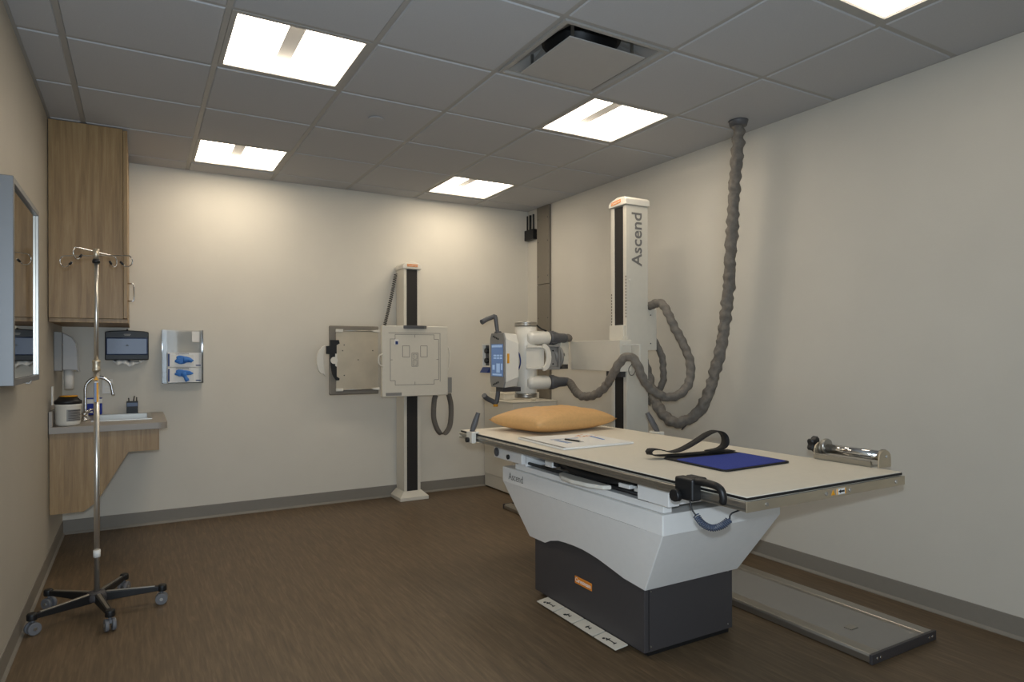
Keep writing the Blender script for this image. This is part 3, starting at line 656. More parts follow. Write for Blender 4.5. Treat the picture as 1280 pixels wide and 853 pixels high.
# ------------------------------------------------------------------ floor rail
rl = thing('floor_rail', 'long flat grey metal floor rail behind the table along the right wall', 'rail', (2.8, 3.0, 0))
rx0, rx1, ry0, ry1 = 2.575, 3.045, 1.572, 4.62
ob('track_plate', MB().box(rx0 + .045, rx1 - .045, ry0, ry1, .002, .030), 'mid', rl)
for a, b in ((rx0, rx0 + .075), (rx1 - .075, rx1)):
    ob('side_rail', MB().prism([(a, .004), (b, .004), (b, .036), (b - .008, .040), (a + .008, .040), (a, .030)], 'y', ry0, ry1), 'alu', rl, .002)
ec = ob('end_cap', MB().box(rx0 - .004, rx1 + .004, ry0 - .014, ry0 - .0005, .001, .042), 'dark', rl, .002)
bt = MB()
for xx in (rx0 + .03, rx0 + .055, rx1 - .055, rx1 - .03): bt.cyl((xx, ry0 - .016, .022), (xx, ry0 - .014, .022), .006, n=10)
ob('bolt', bt, 'chrome', ec)
ob('end_cap', MB().box(rx0 - .004, rx1 + .004, ry1 + .0005, ry1 + .014, .001, .042), 'dark', rl, .002)
bt = MB()
for yy in (1.78, 2.5): bt.box(2.75, 2.80, yy - .018, yy + .018, .030, .034)
ob('anchor_cover', bt, 'alu', rl)

# ------------------------------------------------------------------ tube stand
ts = thing('x_ray_tube_stand', 'tall cream tube stand column carrying an x-ray tube on a side arm', 'x-ray tube stand', (2.85, 3.4, 0))
kx0, kx1, ky0, ky1 = 2.757, 2.940, 3.303, 3.462
ob('column', MB().box(kx0 + .014, kx1, ky0, ky1, .10, 2.235).box(kx0, kx0 + .0138, ky0, ky0 + .034, .10, 2.235).box(kx0, kx0 + .0138, ky1 - .034, ky1, .10, 2.235), 'cream', ts, .002)
ob('black_track', MB().box(kx0 + .004, kx0 + .0135, ky0 + .0345, ky1 - .0345, .12, 2.23), 'strip', ts)
ob('trolley', MB().box(rx0 + .07, rx1 - .02, ky0 - .10, ky1 + .10, .042, .10), 'cream', ts, .006)
cc_ = MB(); yc = (ky0 + ky1) / 2; yy0, yy1 = ky0 - .010, ky1 + .010
cc_.prism([(yy0, 2.237), (yy1, 2.237), (yy1, 2.262), (yy1 - .02, 2.278), (yc, 2.294), (yy0 + .02, 2.290), (yy0, 2.276)], 'x', kx0 - .012, kx1 + .010)
cap = ob('column_cap', cc_, 'offwhite', ts, .005, 3)
bdm = frame_mx((kx0 - .0126, ky1 - .02, 2.247), (0, -1, .10), (0, .10, 1))
ob('orange_badge', MB().box(0, .098, 0, .022, -.001, .0008, T=bdm), 'orange', cap)
ob('wordmark', text_mb('Carestream', .020, .0004, frame_mx((kx0 - .0136, ky1 - .025, 2.253), (0, -1, .10), (0, .10, 1)), fit=.088), 'paper', cap)
tx_ = text_mb('Ascend', .120, .0006, frame_mx((kx0 + .128, ky0 - .0008, 1.838), (0, 0, 1), (-1, 0, 0)), bold=.0015, fit=.352)
ob('lettering', tx_, 'letter', ts)
def ruler(y, z0, z1):
    m = MB(); z = z0
    while z < z1: m.box(kx0 - .0012, kx0, y - .004, y + .004, z, z + .012); z += .02
    return m
ob('scale_marks', join(ruler(ky0 + .006, 1.50, 1.78), ruler(ky1 - .006, 1.45, 1.66)), 'line', ts)
ob('bolt', MB().cyl((2.783, ky0 - .006, 1.745), (2.783, ky0, 1.745), .008), 'offwhite', ts)
# carriage and arm
ob('carriage', MB().box(2.738, kx0 - .001, ky0 + .012, ky1 - .002, 1.353, 1.45).box(2.756, kx0 - .001, ky0 + .012, ky1 - .002, 1.15, 1.3529), 'cream', ts, .003)
ob('carriage_slot', MB().box(2.715, kx0 - .003, ky0 + .01, ky1, 1.11, 1.149), 'dark', ts)
A0, A1 = Vector((2.662, 3.255, 0)), Vector((2.735, 3.905, 0))
def slab(p, q, w, z0, z1, side=1):
    d = (q - p).normalized(); n_ = Vector((d.y, -d.x, 0)) * w * side
    return MB().hexa([(*(v.xy), z0) for v in (p, p + n_, q + n_, q)], [(*(v.xy), z1) for v in (p, p + n_, q + n_, q)])
ob('arm', slab(A0, A1, .088, 1.148, 1.352), 'cream', ts, .003)
E0 = Vector((2.640, 3.912, 0)); E1 = Vector((2.722, 3.908, 0))
ob('arm_end', MB().hexa([(2.628, 3.872, 1.185), (2.722, 3.912, 1.185), (2.722, 4.03, 1.185), (2.60, 4.0, 1.185)], [(2.628, 3.872, 1.352), (2.722, 3.912, 1.352), (2.722, 4.03, 1.352), (2.60, 4.0, 1.352)]), 'cream', ts, .003)
ob('arm_latch', MB().hexa([(2.640, 3.885, 1.152), (2.722, 3.920, 1.152), (2.722, 4.02, 1.152), (2.62, 3.99, 1.152)], [(2.640, 3.885, 1.184), (2.722, 3.920, 1.184), (2.722, 4.02, 1.184), (2.62, 3.99, 1.184)]), 'dark', ts)
# tube head
hxx, hyy = 2.375, 3.942
hd = ob('x_ray_tube', MB().lathe([(.074, .985), (.076, .990), (.076, 1.085), (.078, 1.105), (.078, 1.345), (.076, 1.365), (.076, 1.455)], (hxx, hyy, 0), n=36), 'offwhite', ts)
ob('end_ring', MB().lathe([(.077, .955), (.079, .957), (.079, .968), (.077, .970), (.079, .972), (.079, .984)], (hxx, hyy, 0), n=36), 'alu', hd, label='silver ring')
ob('end_ring', MB().lathe([(.079, 1.456), (.079, 1.468), (.077, 1.470), (.079, 1.472), (.079, 1.484), (.077, 1.487)], (hxx, hyy, 0), n=36), 'alu', hd, label='silver ring')
for zc, tilt in ((1.375, .0), (1.060, .0)):
    yh = hyy - .055
    hn = MB().lathe([(.030, -.06), (.046, -.045), (.050, -.02), (.050, .10), (.046, .118), (.036, .126)], (hxx + .03, yh, zc), axis='x', n=24)
    ob('cable_horn', hn, 'offwhite', hd)
    rr = MB().lathe([(.044, 0), (.048, .01), (.048, .045), (.036, .085), (.034, .135), (.030, .15)], (hxx + .157, yh, zc), axis='x', n=20)
    for k in range(8):
        a = 2 * PI * k / 8; rr.box(hxx + .165, hxx + .20, yh + .047 * math.cos(a) - .004, yh + .047 * math.cos(a) + .004, zc + .047 * math.sin(a) - .004, zc + .047 * math.sin(a) + .004)
    ob('strain_relief', rr, 'grey', hd)
# yoke frame around the tube middle
yk = MB().box(hxx - .05, hxx + .10, hyy - .10, hyy - .085, 1.155, 1.170).box(hxx - .05, hxx + .10, hyy - .10, hyy - .085, 1.305, 1.320).box(hxx - .05, hxx + .10, hyy - .086, hyy - .079, 1.170, 1.305)
ob('yoke_plate', yk, 'offwhite', ts, .003)
cr = []
for k in range(9):
    a = -PI / 2 + PI * k / 8; cr.append((hxx + .075 + .062 * math.cos(a), 1.2375 + .096 * math.sin(a)))
for k in range(9):
    a = PI / 2 - PI * k / 8; cr.append((hxx + .065 + .036 * math.cos(a), 1.2375 + .066 * math.sin(a)))
ob('crescent_bracket', MB().prism(cr, 'y', hyy - .125, hyy - .102), 'offwhite', ts, .004)
br = MB().box(hxx + .14, hxx + .225, hyy - .06, hyy - .05, 1.17, 1.31).box(hxx + .09, hxx + .235, hyy - .085, hyy + .03, 1.311, 1.325).box(hxx + .09, hxx + .235, hyy - .085, hyy + .03, 1.150, 1.169).box(hxx + .226, hxx + .236, hyy - .085, hyy + .03, 1.17, 1.31)
ob('mounting_bracket', br, 'mid', ts, .002)
ob('swivel', MB().cyl((hxx + .20, hyy - .02, 1.24), (2.66, hyy + .0, 1.26), .055, n=24), 'mid', ts)
ob('arm_flange', MB().cyl((hxx + .238, hyy - .02, 1.24), (hxx + .255, hyy - .02, 1.24), .085, n=24), 'mid', ts)
bh = MB()
for xx in (hxx + .152, hxx + .190):
    for zz in (1.19, 1.285): bh.cyl((xx, hyy - .063, zz), (xx, hyy - .060, zz), .006, n=8)
ob('bolt', bh, 'black', ts)
# collimator to the left
cq = MB().box(2.160, 2.295, 4.035, 4.145, 1.175, 1.325)
cb_ = ob('collimator', cq, 'dark', ts, .004)
ob('collimator_rim', MB().box(2.135, 2.159, 4.03, 4.04, 1.17, 1.335).box(2.135, 2.159, 4.14, 4.15, 1.17, 1.335).box(2.135, 2.159, 4.0405, 4.1395, 1.17, 1.180).box(2.135, 2.159, 4.0405, 4.1395, 1.325, 1.335), 'offwhite', cb_)
for zz in (1.215, 1.285): ob('collimator_knob', MB().cyl((2.158, 4.09, zz), (2.130, 4.09, zz), .018, n=16), 'black', cb_)
ob('light_shield', MB().prism([(2.115, 1.130), (2.19, 1.130), (2.19, 1.168), (2.14, 1.168)], 'y', 4.04, 4.15), 'navy', cb_)
# console: portrait touch screen facing -X, deep white back
qx, qy0, qy1, qz0, qz1 = 2.125, 3.800, 4.010, 1.035, 1.405
def oct_(ya, yb, za, zb, c): return [(ya + c, za), (yb - c, za), (yb, za + c * 2.2), (yb, zb - c * 2.2), (yb - c, zb), (ya + c, zb), (ya, zb - c * 2.2), (ya, za + c * 2.2)]
cs0, cs1 = oct_(qy0 + .004, qy1, qz0, qz1, .018), oct_(qy0 - .008, qy1 - .02, qz0 + .008, qz1 - .008, .03)
cm = MB(); n = 8
cm.add([(qx + .012, y, z) for y, z in cs0] + [(qx + .105, y, z) for y, z in cs1], [(k, (k + 1) % n, n + (k + 1) % n, n + k) for k in range(n)] + [tuple(range(n)), tuple(range(n, 2 * n))[::-1]])
con = ob('control_console', cm, 'offwhite', ts, .004)
bz = MB().prism(cs0, 'x', qx, qx + .0115); ob('bezel', bz, 'mid', con, .003)
scn = MB().box(qx - .003, qx - .0002, qy0 + .022, qy1 - .026, qz0 + .075, qz1 - .075)
def SY(t): return qy1 - .026 - t * (qy1 - qy0 - .048)
def SZ(t): return qz0 + .075 + t * (qz1 - qz0 - .150)
for (a, b, c, d) in ((.2, .45, .62, .67), (.5, .7, .62, .67), (.75, .95, .62, .67), (.2, .45, .54, .59), (.5, .7, .54, .59), (.75, .95, .54, .59), (.05, .95, .90, .97), (.45, .75, .12, .40), (.1, .3, .2, .35), (.85, .97, .2, .4), (.1, .9, .03, .08)):
    scn.box(qx - .0038, qx - .003, SY(b), SY(a), SZ(c), SZ(d), 1)
ob('touch_screen', scn, ['screen', 'screen2'], con, label='lit blue touch screen')
for zz in (qz0 + .035, qz1 - .04):
    b_ = MB()
    for k in range(4): b_.cyl((qx - .003, qy0 + .09 + k * .022, zz + .006 * k * (1 if zz > 1.2 else -1)), (qx, qy0 + .09 + k * .022, zz + .006 * k * (1 if zz > 1.2 else -1)), .007, n=8)
    ob('button', b_, 'black', con)
ob('side_sticker', MB().box(qx + .020, qx + .034, qy0 - .003, qy0 + .003, 1.20, 1.265), 'yellow', con)
def dd(u, v, d=4.52): return dep(u, v, d)
ob('grip_handle', MB().tube([dd(622, 416), dd(620.5, 405), dd(619, 396), dd(616, 396.5), dd(609, 399, 4.50), dd(602, 403, 4.47)], .017, 12, step=.012, rf=lambda t, i: .013 + .005 * t), 'grey', con)
ob('handle_collar', MB().cyl(dd(622.5, 417.0), dd(622.3, 414.5), .028, .022, n=16), 'grey', con)
ob('grip_handle', MB().tube([dd(623, 484), dd(622, 495), dd(620, 504), dd(616, 502), dd(609, 498.5, 4.50), dd(605, 494.5, 4.47)], .017, 12, step=.012, rf=lambda t, i: .015 + .003 * t), 'grey', con)
ob('handle_tip', MB().cyl(dd(619.5, 505.5), dd(619.5, 508.5), .017, n=12), 'yellow', con)
ob('lower_bracket', MB().box(qx + .02, qx + .16, 3.86, 3.96, 1.005, 1.034), 'dark', con)
ob('blue_cable', MB().tube([dd(645.5, 438, 4.50), dd(649, 443, 4.47), dd(650.5, 452, 4.46), dd(649, 460, 4.47), dd(645, 467, 4.50)], .005, 8, step=.01), 'bluewire', con)
ob('black_cable', MB().tube([dd(670, 406, 4.60), dd(676, 411, 4.57), dd(683, 414, 4.60)], .006, 8, step=.01), 'black', hd)
# rear bracket on column
ob('hose_bracket', MB().box(kx1 + .002, kx1 + .085, ky0 + .01, ky0 + .06, 1.285, 1.565), 'cream', ts, .003)
ob('bolt', MB().cyl((kx1 + .03, ky0 + .006, 1.52), (kx1 + .03, ky0 + .01, 1.52), .004, n=8).cyl((kx1 + .03, ky0 + .006, 1.33), (kx1 + .03, ky0 + .01, 1.33), .004, n=8), 'dark', ts)
cpp = dep(788, 446, 4.06)
ob('cable_clip', MB().box(2.665, 2.80, 3.225, 3.235, 1.315, 1.325).box(2.790, 2.802, 3.215, 3.300, 1.215, 1.325).box(2.76, 2.79, 3.225, 3.235, 1.205, 1.216), 'offwhite', ts, .002)
lp = [dep(789.5, 456, 4.05), dep(786, 461, 4.05), dep(787, 468, 4.05), dep(791, 469, 4.05), dep(794, 464, 4.05), dep(792, 456, 4.05)]
ob('thin_wire', MB().tube(lp, .0022, 6, step=.006), 'dark', ts)

# ------------------------------------------------------------------ hoses
def hose(name, pts, r, lab, seed, wr=.16, spiral=0, n=20):
    def rf(t, i): return r
    def fl(i, k):
        s_ = i * .010
        v = 1 + wr * noise.noise(Vector((s_ * 32 + seed, math.cos(2 * PI * k / n) * 1.3, math.sin(2 * PI * k / n) * 1.3))) * 1.6
        if spiral: v += .10 * math.sin(s_ * 2 * PI / spiral + 2 * PI * k / n)
        else: v += .10 * math.sin(s_ * 90 + 3 * noise.noise(Vector((s_ * 4, seed, 2))) + 1.2 * math.sin(2 * PI * k / n))
        return v
    m = MB().tube(pts, r, n, step=.01, rf=rf, flat=fl)
    return m
hA = [(923, 158, 3.925), (923, 172, 3.925), (921, 200, 3.93), (918, 235, 3.95), (916, 275, 3.97), (913, 320, 3.99), (911, 360, 4.01), (907, 395, 4.03), (903, 425, 4.05), (897, 452, 4.07), (889, 482, 4.09), (880, 505, 4.10), (868, 520, 4.12), (852, 528, 4.15), (838, 526, 4.20), (826, 514, 4.26), (818, 498, 4.32), (812, 478, 4.37), (809, 455, 4.40), (808.5, 440, 4.42)]
PA = [dep(*p) for p in hA]; PA[0].z = ZC - .03; PA[-1] = Vector((kx1 + .035, ky0 + .12, 1.30)); PA[-2] = Vector((kx1 + .032, ky0 + .09, 1.22))
h1 = thing('ceiling_cable_hose', 'long wrinkled grey cable hose dropping from the ceiling to the stand column', 'cable hose', (PA[0].x, PA[0].y, ZC))
ob('sleeve', hose('s', PA, .034, '', 1.0, wr=.2), 'hose', h1)
ob('ceiling_collar', MB().lathe([(.038, -.035), (.050, -.033), (.056, -.008), (.058, -.002)], (PA[0].x, PA[0].y, ZC), n=28), 'grey', h1, label='dark round ceiling collar')
kk = dep(852, 528, 4.15)
ob('tie', MB().ribbon([kk + Vector((0, 0, .040)), kk + R_ * .01 + Vector((0, -.037, 0)), kk + Vector((0, 0, -.048))], .008, .003, R_), 'dark', h1)
hB = [(816, 383, 4.30), (822, 379, 4.26), (829, 382, 4.22), (836, 394, 4.18), (843, 409, 4.16), (852, 426, 4.14), (859, 441, 4.12), (863, 456, 4.10), (863, 470, 4.08), (859, 483, 4.06), (849, 493, 4.04), (836, 497, 4.02), (823, 493, 4.00), (811, 484, 3.98), (803, 472, 3.96), (797, 457, 3.96), (791, 448, 3.97), (786, 446, 3.98), (779, 449, 4.0), (771, 459, 4.03), (764, 472, 4.08), (757, 483, 4.14), (747, 492, 4.2), (735, 496, 4.28), (723, 493, 4.38), (714, 487, 4.48), (705, 479, 4.60)]
PB = [dep(*p) for p in hB]; e_ = Vector((hxx + .335, hyy - .055, 1.055)); PB[-1] = Vector((hxx + .305, hyy - .055, 1.060)); PB[-2] = e_
PB[0] = Vector((kx1 + .03, ky0 + .035, 1.575))
ob('cable_hose', hose('s', PB, .027, '', 5.0, wr=.08, spiral=.055), 'hose', ts, label='twisted grey hose looping to the tube head')
hC = [(823, 428, 4.42), (827, 445, 4.42), (829, 462, 4.42), (829, 476, 4.42), (824, 487, 4.43), (816, 496, 4.45), (810, 505, 4.47)]
PC = [dep(*p) for p in hC]; PC[0] = Vector((kx1 + .115, ky0 + .07, 1.36))
ob('cable_hose', hose('s', PC, .022, '', 9.0, wr=.08, spiral=.05), 'hose', ts, label='short thin grey hose behind the white bracket')
ob('cable_end', hose('s', [Vector((hxx + .305, hyy - .055, 1.377)), Vector((hxx + .34, hyy - .045, 1.377)), Vector((hxx + .365, hyy + .0, 1.377)), Vector((hxx + .37, hyy + .06, 1.377)), Vector((hxx + .37, hyy + .12, 1.37))], .026, '', 3.0, wr=.1), 'hose', hd)

# ------------------------------------------------------------------ table
tb = thing('x_ray_table', 'white x-ray table with flared skirt on a charcoal pedestal', 'x-ray table', (2.073, 2.49, 0))
bx0, bx1, by0, by1 = 1.813, 2.333, 2.063, 2.920
pd = ob('pedestal', MB().box(bx0, bx1, by0, by1, .022, .50), 'dark', tb, .003)
ob('plinth', MB().box(bx0 + .03, bx1 - .012, by0 + .012, by1 - .03, .001, .0215), 'black', tb)
ob('seam', MB().box(bx0 + .022, bx0 + .025, by0 - .0012, by0, .03, .40), 'black', pd)
sw = MB()
for xx, zz in ((bx0 + .034, .045), (bx0 + .034, .275), (bx1 - .03, .045), (bx1 - .03, .285)): sw.cyl((xx, by0 - .003, zz), (xx, by0, zz), .004, n=8)
ob('screw', sw, 'alu', pd)
ob('orange_badge', MB().box(bx0 - .003, bx0, 2.422, 2.555, .168, .203), 'orange', pd, .001)
ob('wordmark', text_mb('Carestream', .028, .0005, frame_mx((bx0 - .0036, 2.549, .178), (0, -1, 0), (0, 0, 1)), fit=.120), 'paper', pd)
# skirt as one shell
sx_0, sx_1, sy_0, sy_1 = 1.734, 2.412, 1.868, 3.128
zb1, zb0 = .648, .568
X0b, X1b, Y0b, Y1b = 1.800, 2.350, 2.045, 2.955
arcp = [(2.955, .297), (2.80, .299), (2.74, .325), (2.665, .345), (2.60, .352), (2.53, .356), (2.46, .356), (2.404, .351), (2.34, .342), (2.287, .330), (2.23, .317), (2.178, .304), (2.045, .292)]
def skirt():
    m = MB()
    def ringp(zfun_l, inset):  # not used
        pass
    # left and right faces with arched bottom: grid between slanted side edges
    for X_t, X_b, sgn in ((sx_0, X0b, 1), (sx_1, X1b, -1)):
        bot = arcp; top = []
        zb_end = .295
        def xface(z): return X_t + (X_b - X_t) * (zb0 - z) / (zb0 - zb_end)
        nb = len(bot)
        tops = [(sy_1 + (sy_0 - sy_1) * (2.955 - y) / (2.955 - 2.045), zb0) for y, _ in bot]
        vs = [(X_t, y, z) for y, z in tops] + [(xface(z), y, z) for y, z in bot]
        m.add(vs, [(k, k + 1, nb + k + 1, nb + k) for k in range(nb - 1)])
    for Y_t, Y_b in ((sy_0, Y0b), (sy_1, Y1b)):
        za = .292 if Y_t == sy_0 else .297
        xa = lambda X_t, X_b: X_t + (X_b - X_t) * (zb0 - za) / (zb0 - .295)
        m.add([(sx_0, Y_t, zb0), (sx_1, Y_t, zb0), (xa(sx_1, X1b), Y_b, za), (xa(sx_0, X0b), Y_b, za)], [(0, 1, 2, 3)])
    # band
    c = [(sx_0, sy_0), (sx_1, sy_0), (sx_1, sy_1), (sx_0, sy_1)]
    m.add([(x, y, zb0) for x, y in c] + [(x, y, zb1) for x, y in c], [(k, (k + 1) % 4, 4 + (k + 1) % 4, 4 + k) for k in range(4)] + [(4, 5, 6, 7)])
    return m
so = ob('skirt', skirt(), 'white', tb, .004, 2)
ob('lettering', text_mb('Ascend', .055, .0005, frame_mx((sx_0 - .0008, 3.060, .588), (0, -1, 0), (0, 0, 1)), fit=.150), 'letter', so)
# underframe between skirt and top
tz = .820; TX0, TX1, TY0, TY1 = 1.629, 2.491, 1.383, 3.462
ut = tz - .048
for a in (1.752, 2.330): ob('carriage_rail', MB().box(a, a + .045, 1.885, 3.02, zb1 + .001, zb1 + .028), 'white', tb, .002)
for a in (1.765, 2.35): ob('slide_rod', MB().cyl((a, 1.961, zb1 + .045), (a, 2.899, zb1 + .045), .008), 'black', tb)
ob('cross_beam', MB().box(1.745, 2.38, 1.878, 1.96, zb1 + .029, zb1 + .045), 'white', tb, .002); ob('cross_beam', MB().box(1.745, 2.38, 2.90, 2.98, zb1 + .029, ut - .03), 'white', tb, .002)
for a in (1.70, 2.3715): ob('end_block', MB().box(a, a + .055, 1.80, 1.975, .695, ut - .001), 'white', tb, .003)
ob('near_beam', MB().box(1.7555, 2.3695, 1.80, 1.83, .70, ut - .001), 'white', tb, .002)
eb = ob('far_block', MB().box(1.72, 1.752, 2.90, 3.20, .690, .752), 'white', tb, .003)
ob('pulley', MB().cyl((1.714, 3.165, .722), (1.7198, 3.165, .722), .024, n=20).cyl((1.708, 3.165, .722), (1.7138, 3.165, .722), .014, n=16), 'grey', eb)
ob('adjuster', MB().cyl((1.712, 3.035, .712), (1.7198, 3.035, .712), .013, n=16), 'black', eb)
ob('far_beam', MB().box(1.7525, 2.39, 3.13, 3.16, .70, .75), 'white', tb, .002)
hs = MB().tube([(1.775, 2.62, .745), (1.770, 2.50, .722), (1.768, 2.36, .716), (1.770, 2.20, .725), (1.775, 2.06, .742)], .02, 10, step=.02)
ob('cable_chain', hs.box(1.80, 1.86, 2.04, 2.66, .70, .765), 'black', tb)
for a in ((1.755, 1.78, 2.62, 2.654, .715, .765), (1.76, 1.79, 2.00, 2.079, .735, .768)): ob('black_bracket', MB().box(*a), 'black', tb, .002)
for a in ((2.655, 2.72, .708, .745), (2.08, 2.15, .707, .724), (1.99, 2.05, .706, .72)): ob('roller_block', MB().box(1.748, 1.79, *a), 'white', tb, .002)
for a in (1.87, 2.22): ob('longitudinal_beam', MB().box(a, a + .04, 1.98, 2.89, .70, ut - .001), 'duskblue', tb)
ob('release_paddle', MB().prism([(1.745, 2.555), (1.715, 2.545), (1.682, 2.48), (1.670, 2.39), (1.680, 2.29), (1.710, 2.205), (1.745, 2.19)], 'z', .686, .705), 'offwhite', tb, .005, label='white curved release paddle')
# top
pan = ob('table_panel', MB().box(TX0 + .010, TX1 - .010, TY0 + .008, TY1 - .008, tz - .014, tz), 'top', tb, .001)
ob('edge_seam', MB().box(TX0 + .008, TX1 - .008, TY0 + .0055, TY1 - .0055, tz - .0115, tz - .003), 'black', tb)
for s_, a in ((1, TX0), (-1, TX1)):
    prof = [(0, -.018), (.004, -.0145), (.024, -.0148), (.024, -.045), (.0, -.045), (0, -.040), (.007, -.036), (.007, -.030), (0, -.027), (0, -.022)]
    ob('side_profile', MB().prism([(a + s_ * x, tz + z) for x, z in prof], 'y', TY0 + .005, TY1 - .005), 'alu', tb)
for yv, y2 in ((TY0, TY0 + .0048), (TY1 - .0048, TY1)):
    en = ob('end_plate', MB().box(TX0, TX1, yv, y2, ut + .001, tz - .0148), 'steel', tb, .001)
    if yv == TY0:
        zc = tz - .030
        bt = MB()
        for xx in (1.72, 2.02, 2.15, 2.43): bt.cyl((xx, yv - .003, zc), (xx, yv, zc), .007, n=10)
        ob('bolt', bt, 'chrome', en)
        ob('arrow_label', MB().box(2.078, 2.128, yv - .0008, yv, zc - .010, zc + .010), 'paper', en)
        ob('arrow', MB().prism([(2.087, zc), (2.10, zc + .007), (2.10, zc + .003), (2.12, zc + .003), (2.12, zc - .003), (2.10, zc - .003), (2.10, zc - .007)], 'y', yv - .0016, yv - .0008).box(2.078, 2.083, yv - .0016, yv - .0008, zc - .010, zc + .010, 1).box(2.123, 2.128, yv - .0016, yv - .0008, zc - .010, zc + .010, 1), ['black', 'yellow'], en)
        ob('warning_mark', MB().prism([(2.048, zc - .009), (2.068, zc - .009), (2.058, zc + .009)], 'y', yv - .0012, yv), 'yellow', en)
ob('under_pan', MB().box(TX0 + .03, TX1 - .03, TY0 + .02, TY1 - .02, ut, tz - .0155), 'mid', tb)
# foot pedals
for k in range(4):
    a = 2.790 - k * .1585
    pe = ob('foot_pedal', MB().hexa([(1.742, a - .1500, .012), (1.742, a, .012), (1.809, a, .018), (1.809, a - .1500, .018)], [(1.742, a - .1500, .016), (1.742, a, .016), (1.809, a, .024), (1.809, a - .1500, .024)]), 'cream', tb, .001)
    ym = a - .077
    ar = MB(); zz = .0215
    def tri(x, y, s): ar.add([(x - .006, y, zz), (x + .008, y + s * .010, zz + .001), (x + .008, y - .010, zz + .001)], [(0, 1, 2)])
    w_ = .03 if k in (0, 3) else .012
    ar.box(1.770, 1.774, ym - w_, ym + w_, zz - .003, zz); ar.box(1.765, 1.781, ym - w_ - .004, ym - w_, zz - .003, zz + .0002); ar.box(1.762, 1.784, ym + w_ * .4, ym + w_ * .4 + .005, zz - .003, zz + .0003)
    if k != 2: ar.box(1.757, 1.768, ym + w_, ym + w_ + .008, zz - .003, zz)
    ob('pedal_symbol', ar, 'black', pe)

# ------------------------------------------------------------------ things on / at the table
def grip(xr, s_, y, lab, lean):
    t = thing('hand_grip', lab, 'hand grip', (xr, y, .78), 'grips clamped on the table rails')
    ob('clamp', MB().box(*sorted((xr - s_ * .002, xr - s_ * .030)), y - .035, y + .035, tz - .052, tz + .004).box(*sorted((xr - s_ * .030, xr + s_ * .018)), y - .035, y + .035, tz + .0015, tz + .012), 'offwhite', t, .004)
    ob('grip', MB().tube([(xr - s_ * .012, y, tz + .008), (xr - s_ * .012 + lean[0] * .5, y + lean[1] * .5, tz + .06), (xr - s_ * .012 + lean[0], y + lean[1], tz + .115)], .015, 14, step=.01, rf=lambda t_, i: .013 + .004 * math.sin(PI * min(1, t_ * 1.1))), 'grey', t)
    ob('lock_knob', MB().cyl((xr - s_ * .031, y + .005, tz - .035), (xr - s_ * .046, y + .005, tz - .035), .014, n=14), 'black', t)
grip(TX0, 1, 3.27, 'dark hand grip clamped on the far left table rail, by the pillow', (.035, -.01))
grip(TX1, -1, 2.735, 'dark hand grip clamped on the far right table rail, behind the strap', (-.05, .03))
# near clamp with handle and coil cord
nc = thing('hand_switch_clamp', 'black clamp with looped handle and coiled cord at the near table corner', 'clamp', (1.62, 1.6, .78))
ob('body', MB().box(1.583, 1.626, 1.565, 1.65, tz - .045, tz + .030).box(1.6265, 1.66, 1.57, 1.645, tz + .002, tz + .030), 'black', nc, .008, 3)
ob('handle', MB().tube([(1.605, 1.57, tz + .022), (1.600, 1.52, tz + .026), (1.598, 1.47, tz + .022), (1.598, 1.452, tz + .008), (1.600, 1.450, tz - .015), (1.602, 1.455, tz - .025)], .012, 12, step=.008), 'black', nc)
ob('knob', MB().lathe([(.020, 0), (.022, .006), (.022, .02), (.012, .026)][::-1], (1.556, 1.625, tz - .030), axis='x', n=12), 'black', nc)
cpt = [(862, 625, 2.14), (865, 637, 2.13), (870, 645, 2.12), (878, 655, 2.11), (890, 660, 2.09), (903, 657, 2.07), (912, 650, 2.06), (915, 642, 2.055), (917, 635, 2.05)]
PP = [dep(*p) for p in cpt]
cen = smooth_path(PP[2:7], .0012); coil = []
for i, p in enumerate(cen):
    d = (cen[min(i + 1, len(cen) - 1)] - cen[max(i - 1, 0)]).normalized(); u_ = F_; w_ = d.cross(u_).normalized(); t = i * 1.25
    coil.append(p + w_ * (.0105 * math.cos(t)) + u_ * (.0105 * math.sin(t)))
ob('coiled_cord', MB().tube(coil, .0024, 5), 'coil', nc)
ob('cord_end', MB().tube(PP[:3], .0026, 8, step=.005), 'black', nc)
ob('cord_end', MB().tube([PP[6], PP[7], Vector((1.70, 1.43, ut + .002))], .0026, 8, step=.005), 'black', nc)

# roller (compression band device)
rx, ry = 2.513, 1.61
ro = thing('band_roller', 'chrome roller device with star knob at the right end of the tabletop', 'roller', (rx, ry, tz))
ya, yb = 1.470, 1.745
zb = tz + .002
def endpl(y0, y1): 
    p = [(rx - .040, zb), (rx + .040, zb), (rx + .040, zb + .034)] + [(rx + .040 * math.cos(a), zb + .034 + .033 * math.sin(a)) for a in [PI * k / 8 for k in range(1, 8)]] + [(rx - .040, zb + .034)]
    return MB().prism(p, 'y', y0, y1)
ob('end_plate', endpl(ya, ya + .006), 'steel', ro, .001)
ob('end_plate', endpl(yb, yb + .006), 'steel', ro, .001)
ob('drum', MB().cyl((rx + .005, ya + .0065, zb + .042), (rx + .005, yb - .0005, zb + .042), .020, n=24), 'chrome', ro)
ob('drum_flange', MB().cyl((rx + .005, ya + .0065, zb + .042), (rx + .005, ya + .016, zb + .042), .027, n=16).cyl((rx + .005, yb - .012, zb + .042), (rx + .005, yb - .002, zb + .042), .027, n=12), 'alu', ro)
ob('base_channel', MB().prism([(rx - .042, zb - .001), (rx + .04, zb - .001), (rx + .04, zb + .004), (rx - .03, zb + .006), (rx - .042, zb + .024), (rx - .050, zb + .020)], 'y', ya + .03, yb - .001), 'alu', ro)
ob('axle_bolt', MB().cyl((rx + .005, ya - .004, zb + .042), (rx + .005, ya, zb + .042), .006, n=8), 'chrome', ro)
kb = MB(); n = 40
